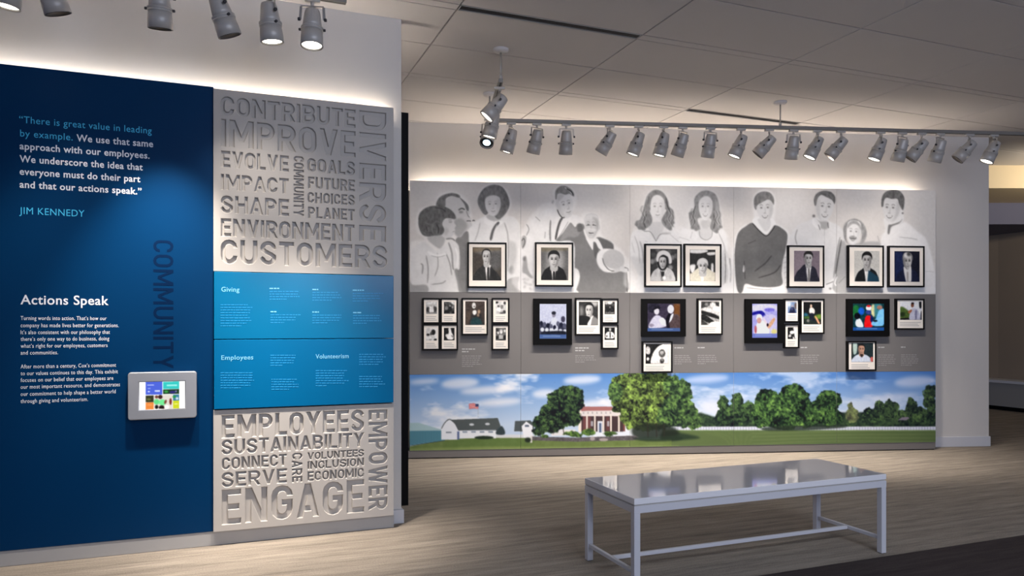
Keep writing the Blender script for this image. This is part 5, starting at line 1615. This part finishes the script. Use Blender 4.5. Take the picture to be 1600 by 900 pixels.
framed((1069, 381, 1127.5, 448.5), B4, 'framed portrait of a pale haired person, right of the hat portrait', GP, d4)
B5 = (1240.7, 392, 1280.7, 439.9)
framed((1231.4, 383.4, 1288.3, 449.5), B5, 'framed portrait of a man in a dark suit on a mauve grey ground', GP,
       lambda cv: bust(cv, B5, (120, 108, 118), (56, 26, 16, 21), (30, 30, 44), 24, 200, 226, 110, .3, .3, body=[(4, 104), (8, 74), (26, 56), (42, 44), (66, 48), (84, 58), (94, 84), (98, 104)], bgfx=lambda P, E: E((156, 144, 152), 20, 40, 30, 40, 5, .5)))
B6 = (1334.8, 392, 1374.2, 439.9)
framed((1325.3, 383.4, 1381.4, 449), B6, 'framed portrait of a black haired man on a pale ground', GP,
       lambda cv: (bust(cv, B6, (186, 186, 182), (50, 32, 18, 24), (10, 14, 18), 12, 188, 222, 200, -.2, 0), cv.P((16, 62, 86), [(22, 30), (25, 32), (37, 40), (39, 48), (20, 48)], .5, .8, False)))
B7 = (1397.5, 392.6, 1436.9, 440.3)


def d7(cv):
    P, E = bust(cv, B7, (12, 14, 30), (52, 34, 18, 25), (16, 22, 50), 120, 196, 212, None, .2, 0, hairline=.2, bgfx=lambda P, E: P((18, 30, 70), [(0, 0), (34, 0), (34, 104), (0, 104)], 2))
    P(208, [(36, 52), (52, 62), (66, 50), (66, 104), (48, 104)], .5); E(220, 46, 12, 9, 8, 1.0, .8); E(40, 56, 10, 7, 6, 1, .8); P((60, 50, 44), [(49, 70), (55, 70), (54, 104), (50, 104)], .6, .4)


framed((1388.6, 384.2, 1445, 448.5), B7, 'rightmost framed portrait of the upper row, grey haired man on dark blue', GP, d7)

GS = 'small framed photographs with captions on the grey band'
T7 = 6.923


def box7(a, b, c, d): return (630 + a / T7, 460 + b / T7, 630 + c / T7, 460 + d / T7)


def scene_(cv, box, bg, items):
    q = N(cv, box); cv.a[:] = cv.c3(bg)
    for t, pts, s in items: cv.P(t, q(pts), s, 1)
    cv.add(cv.noise(3.2, 34 if np.isscalar(bg) else 15, int(box[0] * 13 + box[1]), 2)); cv.a = np.clip(118 + (cv.a - 118) * 1.12, 4, 228)


def el(x, y, rx, ry, n=12): return [(x + rx * math.cos(6.2832 * k / n), y + ry * math.sin(6.2832 * k / n)) for k in range(n)]


def small(outer, pic, label, draw): framed(outer, pic, label, GS, draw, caption=True)


b = box7(248, 75, 365, 210)
small(box7(208, 38, 400, 317), b, 'small captioned garden photo, upper left of the left four',
      lambda cv, b=b: (scene_(cv, b, 176, [(206, el(50, 15, 60, 14), .8), (56, el(18, 68, 20, 24), .6), (64, el(82, 66, 20, 26), .6), (214, [(36, 40), (62, 36), (70, 98), (30, 98)], .8), (150, el(50, 36, 9, 8), .5), (112, [(0, 90), (100, 88), (100, 100), (0, 100)], .6)])))
b = box7(440, 80, 555, 210)
small(box7(402, 38, 594, 317), b, 'small captioned photo of a dark group outdoors, upper right of the left four',
      lambda cv, b=b: (scene_(cv, b, 70, [(206, [(0, 0), (50, 0), (100, 30), (100, 0)], .8), (116, el(24, 50, 14, 16), .6), (30, el(60, 60, 22, 20), .6), (128, el(82, 46, 10, 10), .6), (24, el(26, 84, 26, 14), .6), (140, el(58, 34, 8, 7), .5), (20, el(88, 84, 16, 14), .5)])))
b = box7(248, 362, 365, 500)
small(box7(208, 320, 400, 605), b, 'small captioned photo with a pale ground, lower left of the left four',
      lambda cv, b=b: (scene_(cv, b, 204, [(22, el(66, 34, 20, 22), .6), (60, el(46, 44, 12, 14), .6), (14, el(18, 54, 15, 9), .6), (150, el(40, 92, 18, 7), .6), (26, el(86, 92, 14, 8), .6), (176, el(20, 20, 24, 20), 1)])))
b = box7(440, 362, 555, 497)
small(box7(402, 320, 594, 605), b, 'small captioned photo of a white figure, lower right of the left four',
      lambda cv, b=b: (scene_(cv, b, 18, [(228, [(46, 0), (62, 0), (72, 34), (92, 70), (82, 92), (40, 92), (26, 70), (44, 44)], .5), (196, el(52, 14, 9, 11), .5), (204, el(30, 62, 16, 14), .5), (110, [(66, 60), (90, 64), (84, 80)], .5)])))
b = box7(672, 75, 882, 330)


def dbig(cv, b=box7(672, 75, 882, 330)):
    scene_(cv, b, (62, 54, 50), [((78, 68, 60), el(15, 70, 22, 30), 2), ((46, 42, 42), [(24, 104), (30, 60), (44, 44), (66, 44), (84, 60), (90, 104)], .8), ((30, 62, 66), [(30, 104), (34, 74), (60, 68), (80, 80), (82, 104)], 1.2), (214, [(40, 40), (54, 38), (58, 50), (46, 58), (38, 50)], .5),
                                ((150, 130, 110), el(70, 44, 7, 9), .8), (206, el(44, 18, 10, 13), .5), (90, el(46, 22, 5, 3), .5), ((140, 120, 104), el(66, 58, 6, 7), .8)])


small(box7(632, 38, 918, 441), b, 'medium captioned photo of an old man, between two groups of small photos', dbig)
b = box7(1000, 75, 1112, 212)
small(box7(958, 38, 1150, 315), b, 'small captioned crowd photo, upper of the pair right of the old man photo',
      lambda cv, b=b: (scene_(cv, b, 190, [(36, el(12, 8, 14, 10), .5), (44, el(88, 14, 12, 12), .5), (110, el(60, 44, 16, 16), .6), (52, el(84, 84, 14, 14), .5), (222, el(32, 62, 20, 18), .6), (70, el(26, 38, 10, 10), .6), (86, el(60, 92, 20, 8), .6)])))
b = box7(1000, 362, 1112, 497)
small(box7(958, 320, 1150, 604), b, 'small captioned group photo, lower of the pair right of the old man photo',
      lambda cv, b=b: (scene_(cv, b, 96, [(206, el(54, 30, 14, 18), .6), (40, el(14, 16, 14, 12), .6), (206, el(88, 24, 9, 12), .6), (30, el(12, 78, 20, 14), .5), (170, el(50, 74, 20, 20), .8), (24, el(88, 76, 14, 18), .5), (216, el(24, 40, 9, 9), .5), (40, el(56, 96, 30, 7), .5)])))
T4 = 4.09


def box4(a, b, c, d): return (820 + a / T4, 370 + b / T4, 820 + c / T4, 370 + d / T4)


b = box4(345, 415, 468, 565)


def dman(cv, b=box4(345, 415, 468, 565)):
    P, E = bust(cv, b, 40, (54, 38, 20, 28), 62, 14, 206, 232, None, -.4, 0, hairline=.25, bgfx=lambda P, E: (E(150, 14, 40, 9, 24, 2, .8), P(200, [(62, 0), (100, 0), (90, 20), (70, 14)], 1.5, .8)))
    P(14, [(0, 64), (34, 60), (60, 70), (44, 104), (0, 104)], .5); P(226, [(44, 96), (68, 64), (76, 62), (60, 104)], .5); P(120, [(72, 66), (100, 76), (100, 104), (66, 104)], .8)


small(box4(322, 390, 490, 630), b, 'medium captioned close portrait of a dark haired man beside the leftmost screen', dman)
b = box4(510, 415, 575, 495)
small(box4(490.5, 394, 600, 555), b, 'small captioned photo of dark figures, right of the close portrait, upper',
      lambda cv, b=b: (scene_(cv, b, 60, [(214, el(52, 6, 26, 14), .6), (170, el(16, 10, 14, 12), .6), (24, el(30, 56, 22, 24), .6), (20, el(74, 60, 24, 26), .6), (100, [(0, 86), (100, 84), (100, 100), (0, 100)], .6), (120, el(52, 44, 8, 7), .5)])))
b = box4(510, 580, 575, 658)
small(box4(490.5, 559, 600, 718), b, 'small captioned photo of a person in white, right of the close portrait, lower',
      lambda cv, b=b: (scene_(cv, b, 14, [(226, [(6, 70), (16, 44), (40, 34), (66, 34), (88, 46), (98, 72), (84, 88), (16, 88)], .5), (190, el(54, 16, 11, 14), .5), (40, [(48, 42), (60, 42), (60, 84), (50, 84)], .5), (30, el(22, 70, 8, 8), .5), (30, el(80, 70, 6, 8), .5)])))
T6 = 6.669


def box6(ox, a, b, c, d): return (ox + a / T6, 455 + b / T6, ox + c / T6, 455 + d / T6)


b = box6(990, 703, 108, 893, 352)
small(box6(990, 665, 75, 930, 455), b, 'tall captioned photo of bold diagonal bands, right of the second screen',
      lambda cv, b=b: (scene_(cv, b, 150, [(50, [(0, 0), (100, 4), (100, 22), (60, 14), (0, 30)], .5), (196, el(64, 14, 16, 12), .8), (120, el(30, 12, 12, 8), .6), (206, el(86, 34, 22, 14), .8), (26, [(0, 40), (30, 34), (100, 66), (100, 76), (0, 50)], .5), (24, [(0, 58), (20, 56), (70, 84), (70, 98), (0, 76)], .5), (190, [(0, 30), (40, 26), (100, 50), (100, 58), (0, 36)], .6),
                               (56, [(0, 78), (34, 94), (30, 102), (0, 102)], .5), (224, [(44, 102), (56, 88), (100, 86), (100, 102)], .6)])))
b = box6(990, 125, 550, 362, 755)
small(box6(990, 90, 522, 407, 850), b, 'square captioned photo of a pale disc and round dials under the second screen',
      lambda cv, b=b: (scene_(cv, b, 20, [(216, [(26, 102), (28, 60), (44, 26), (66, 6), (102, 0), (102, 102)], .5), (178, el(10, 34, 11, 22), .5), (150, el(8, 78, 7, 12), .5), (14, [(0, 56), (20, 60), (20, 102), (0, 102)], .4), (206, el(10, 76, 6, 9), .4), (80, el(72, 48, 15, 21), .5), (150, el(72, 44, 9, 10), .5), (60, el(72, 86, 10, 13), .5), (120, el(72, 80, 6, 6), .5)])))
b = box6(1150, 538, 112, 632, 228)
small(box6(1150, 503, 78, 662, 326), b, 'small captioned bluish photo of a seated figure, upper beside the third screen',
      lambda cv, b=b: (scene_(cv, b, (110, 130, 162), [((186, 196, 208), el(14, 16, 22, 30), 1.2), ((96, 84, 80), el(90, 36, 16, 30), .8), ((24, 32, 60), [(18, 102), (30, 60), (50, 44), (74, 56), (86, 102)], .6), ((70, 76, 110), el(48, 62, 12, 12), .6), ((170, 150, 140), el(52, 38, 8, 8), .5)])))
b = box6(1150, 538, 375, 630, 498)
small(box6(1150, 503, 340, 662, 595), b, 'small captioned black and white photo, lower beside the third screen',
      lambda cv, b=b: (scene_(cv, b, 16, [(214, [(64, 0), (102, 0), (102, 102), (84, 102), (76, 60)], .5), (224, el(50, 44, 26, 15), .5), (190, [(8, 80), (20, 60), (40, 60), (36, 84)], .5), (40, [(46, 102), (52, 66), (74, 70), (76, 102)], .4), (230, [(62, 78), (80, 100), (62, 102)], .4)])))
b = box6(1150, 703, 112, 888, 345)
small(box6(1150, 672, 78, 925, 445), b, 'medium captioned photo of a standing person on a dark green ground',
      lambda cv, b=b: (scene_(cv, b, (12, 16, 16), [((30, 84, 104), el(10, 58, 18, 9), 1), ((96, 124, 50), [(56, 64), (102, 54), (102, 78), (64, 78)], 1), ((60, 90, 40), [(0, 66), (40, 64), (40, 76), (0, 76)], 1), ((34, 44, 40), [(0, 78), (102, 78), (102, 102), (0, 102)], 1),
                                                      ((204, 200, 196), [(32, 44), (36, 26), (54, 26), (64, 40), (58, 54), (38, 52)], .5), ((196, 170, 150), el(43, 18, 6, 8), .4), ((22, 26, 40), [(38, 52), (56, 52), (62, 74), (70, 86), (56, 84), (34, 76)], .5), ((206, 150, 120), [(64, 66), (72, 66), (92, 94), (82, 96)], .5), ((120, 120, 116), el(26, 84, 8, 7), .6)])))
b = box6(1310, 642, 108, 868, 298)
small(box6(1310, 602, 78, 900, 400), b, 'captioned colour photo of a person in grey by foliage, right of the fourth screen',
      lambda cv, b=b: (scene_(cv, b, (206, 210, 220), [((74, 96, 46), [(0, 34), (14, 30), (32, 44), (44, 60), (42, 94), (0, 94)], .8), ((36, 52, 24), el(12, 70, 12, 14), .8), ((20, 20, 24), [(88, 0), (98, 0), (98, 34), (90, 34)], .4), ((30, 26, 30), [(0, 92), (100, 88), (100, 102), (0, 102)], .5), ((36, 36, 46), [(96, 60), (102, 50), (102, 102), (94, 102)], .4),
                                                        ((176, 178, 196), [(44, 102), (50, 50), (60, 36), (76, 40), (88, 62), (92, 102)], .5), ((120, 78, 60), el(57, 20, 7, 12), .4), ((44, 30, 28), el(58, 10, 7, 6), .4), ((150, 96, 70), [(36, 56), (50, 44), (56, 50), (44, 66)], .4), ((110, 112, 140), [(70, 50), (78, 52), (76, 98), (70, 98)], .6)])))
b = box6(1310, 135, 540, 362, 738)


def dlast(cv, b=box6(1310, 135, 540, 362, 738)):
    P, E = bust(cv, b, (26, 42, 46), (46, 34, 15, 26), (196, 206, 222), 20, (206, 160, 136), (190, 200, 220), None, .4, 0, hairline=.3,
                body=[(0, 104), (4, 84), (26, 62), (60, 60), (84, 76), (92, 104)], bgfx=lambda P, E: (P((40, 44, 40), [(0, 0), (8, 0), (8, 60), (0, 60)], .3), P((168, 190, 184), [(8, 0), (26, 0), (24, 50), (10, 58)], .4)))
    E((196, 96, 88), 94, 86, 7, 14, .4); P((30, 24, 24), [(40, 60), (54, 60), (48, 76)], .4)


small(box6(1310, 95, 520, 398, 830), b, 'captioned colour photo of a dark haired smiling person under the fourth screen', dlast)

# lit screens
GL = 'lit screens on the grey band'


def screen_caption(cv, box, c0=(70, 96, 150), y=88):
    q = N(cv, box)
    cv.P(c0, q([(0, y), (100, y), (100, 100), (0, 100)]), .3, .95, False)
    cv.P((150, 170, 206), q([(12, y + 3.5), (78, y + 3.5), (78, y + 6.5), (12, y + 6.5)]), .4, .6, False)


b = (843.2, 475, 884.8, 529)


def s1(cv, b=b):
    scene_(cv, b, (196, 196, 214), [((60, 60, 76), [(0, 60), (14, 54), (30, 60), (44, 50), (62, 50), (80, 56), (100, 60), (100, 90), (0, 90)], .6), ((206, 206, 218), [(40, 88), (42, 50), (50, 40), (64, 44), (68, 88)], .5), ((140, 134, 148), el(53, 31, 7, 8), .5), ((34, 34, 44), el(53, 26, 8, 5), .4)] +
           [((30 + 60 * (k % 2), 30 + 60 * (k % 2), 48 + 60 * (k % 2)), el(6 + k * 12.5, 56 + (k * 17) % 14, 6, 7), .4) for k in range(8)] + [((214, 214, 224), el(10 + k * 17, 74 + (k * 11) % 10, 7, 6), .5) for k in range(6)] + [((70, 66, 84), el(88, 44, 8, 9), .5), ((30, 32, 44), [(20, 80), (90, 78), (96, 88), (10, 88)], .6)])
    screen_caption(cv, b)


framed((833.4, 466.6, 893.8, 538.7), b, 'leftmost lit screen in a thick black frame showing a pale group photo', GL, s1, screen=True)
b = (1011.7, 474.5, 1062.7, 517.7)


def s2(cv, b=b):
    scene_(cv, b, (66, 58, 74), [((120, 78, 44), [(80, 0), (100, 0), (100, 88), (86, 88)], 1.5), ((44, 40, 52), el(20, 16, 20, 18), 1), ((206, 200, 216), [(4, 88), (12, 58), (26, 42), (40, 46), (52, 66), (58, 80), (36, 88)], .5), ((214, 206, 214), el(28, 27, 8, 13), .4), ((30, 26, 34), [(18, 24), (22, 12), (34, 10), (38, 20), (30, 18)], .4),
                               ((90, 74, 74), [(66, 88), (70, 56), (84, 38), (98, 46), (100, 88)], .6), ((216, 212, 220), el(71, 20, 10, 16), .4), ((228, 224, 232), [(64, 70), (72, 42), (80, 36), (74, 58)], .4), ((236, 232, 240), [(36, 60), (46, 50), (60, 68), (58, 80), (44, 74)], .5), ((26, 22, 30), [(60, 88), (56, 60), (64, 36), (70, 40), (66, 70), (68, 88)], .5), ((150, 140, 156), el(12, 78, 8, 6), .5)])
    screen_caption(cv, b)


framed((1002.7, 467, 1071.7, 525.8), b, 'second lit screen in a thick black frame showing two people facing each other', GL, s2, screen=True)
b = (1175.2, 474.8, 1214.2, 527.7)


def s3(cv, b=b):
    scene_(cv, b, (160, 156, 214), [((206, 202, 236), el(50, 12, 60, 12), 1), ((36, 34, 140), [(0, 26), (30, 20), (46, 24), (56, 40), (44, 44), (30, 30), (0, 34)], .5), ((120, 112, 200), el(70, 18, 22, 6), .8), ((190, 184, 226), el(70, 60, 40, 30), 1.5), ((236, 232, 244), [(10, 88), (16, 64), (24, 54), (44, 50), (62, 66), (66, 88)], .5),
                               ((232, 228, 240), [(16, 44), (22, 32), (36, 32), (42, 44), (30, 48)], .4), ((196, 150, 144), el(28, 49, 9, 9), .4), ((226, 200, 206), [(44, 40), (50, 44), (66, 66), (58, 70)], .5), ((206, 160, 130), [(62, 66), (84, 42), (92, 48), (70, 72)], .5), ((40, 28, 40), el(62, 62, 4, 5), .4), ((170, 90, 100), el(14, 76, 5, 12), .6), ((206, 196, 130), el(88, 82, 12, 8), 1)])
    screen_caption(cv, b, (110, 120, 196))


framed((1165, 467.3, 1225.2, 536), b, 'third lit screen in a thick black frame showing a person in white on violet blue', GL, s3, screen=True)
b = (1332.5, 474.5, 1381.2, 516.5)


def s4(cv, b=b):
    scene_(cv, b, (26, 60, 66), [((40, 110, 60), el(10, 30, 12, 26), 1), ((30, 90, 190), el(27, 28, 10, 14), .8), ((210, 200, 150), el(66, 26, 8, 24), 1), ((60, 120, 130), [(70, 0), (90, 0), (90, 50), (72, 50)], 1.2), ((214, 222, 236), [(8, 70), (16, 54), (26, 60), (34, 86), (14, 86)], .5), ((20, 20, 30), el(14, 46, 10, 12), .6), ((226, 30, 34), [(38, 88), (40, 52), (48, 44), (60, 50), (62, 88)], .4),
                               ((226, 226, 236), el(51, 16, 9, 10), .4), ((200, 40, 40), el(51, 9, 7, 4), .4), ((60, 70, 130), el(50, 32, 9, 8), .5), ((30, 40, 90), [(58, 40), (66, 52), (64, 70), (56, 64)], .5), ((120, 180, 226), [(60, 70), (74, 56), (84, 26), (100, 22), (100, 76), (80, 84), (62, 80)], .6), ((150, 110, 96), el(86, 14, 9, 8), .5), ((20, 30, 36), el(72, 64, 7, 4), .6), ((30, 40, 40), [(62, 86), (100, 84), (100, 90), (62, 90)], .5)])
    screen_caption(cv, b, (24, 76, 150))


framed((1324.2, 467, 1390.2, 525.5), b, 'rightmost lit screen in a thick black frame showing a figure in red', GL, s4, screen=True)

# kiosk screen page
kr = [o for o in SC.objects if o.name == 'touch_screen'][0]
kc = (ka + kb) / 2
cv = Canvas('L', KO, sx0 + kc, sx1 + kc, sz0 + kz0, sz1 + kz0, 0.0028, (250, 250, 250))
cv.view(195, 560, 7.5)
R = lambda t, x0, y0, x1, y1, s=.5, a=1: cv.P(t, [(x0, y0 - (x0 - 175) * .03), (x1, y0 - (x1 - 175) * .03), (x1, y1 - (x1 - 175) * .012), (x0, y1 - (x0 - 175) * .012)], s, a, False)
R((74, 96, 206), 242, 280, 440, 428); R((196, 206, 246), 262, 312, 340, 320, 2, .8); R((150, 166, 232), 268, 350, 300, 362, 2, .8); R((206, 214, 250), 268, 386, 292, 398, 2); R((196, 206, 246), 350, 380, 412, 394, 2)
R((52, 190, 184), 448, 284, 638, 362); R((170, 236, 230), 490, 318, 612, 330, 2, .8)
R((30, 60, 36), 448, 372, 638, 422); cv.E((60, 160, 70), 485, 390, 24, 14, 0, 4, .9); cv.E((50, 40, 120), 560, 396, 36, 16, 0, 4, .9); cv.E((140, 120, 200), 600, 386, 12, 10, 0, 3, .8)
R((52, 54, 34), 242, 438, 338, 516); cv.E((110, 120, 60), 280, 480, 26, 12, 0, 5, .8); R((226, 132, 62), 242, 520, 338, 600); R((240, 170, 110), 262, 545, 318, 552, 2, .7)
R((214, 206, 196), 344, 436, 560, 600); cv.E((110, 64, 50), 372, 452, 20, 18, 0, 3); cv.E((60, 34, 30), 416, 452, 26, 24, 0, 3); cv.E((96, 206, 130), 372, 510, 34, 32, 0, 4); cv.E((110, 220, 140), 440, 516, 44, 36, 0, 4)
cv.E((26, 22, 26), 372, 570, 20, 24, 0, 3); cv.E((40, 26, 26), 432, 576, 34, 26, 0, 3); cv.E((120, 66, 56), 476, 510, 14, 26, 20, 3); cv.E((120, 50, 40), 536, 506, 15, 40, 0, 3); cv.E((240, 236, 232), 492, 570, 30, 24, 0, 4)
R((60, 120, 150), 565, 436, 638, 506); cv.E((40, 140, 60), 580, 450, 22, 14, 0, 4); cv.E((200, 214, 226), 612, 470, 16, 16, 0, 4); R((196, 204, 36), 565, 508, 638, 592); R((230, 234, 140), 580, 540, 622, 547, 2, .7)
cv.x0 -= kc; cv.x1 -= kc; cv.z0 -= kz0; cv.z1 -= kz0
sheet('screen', cv, M['screen_bright'], kr, y=KO + .004)
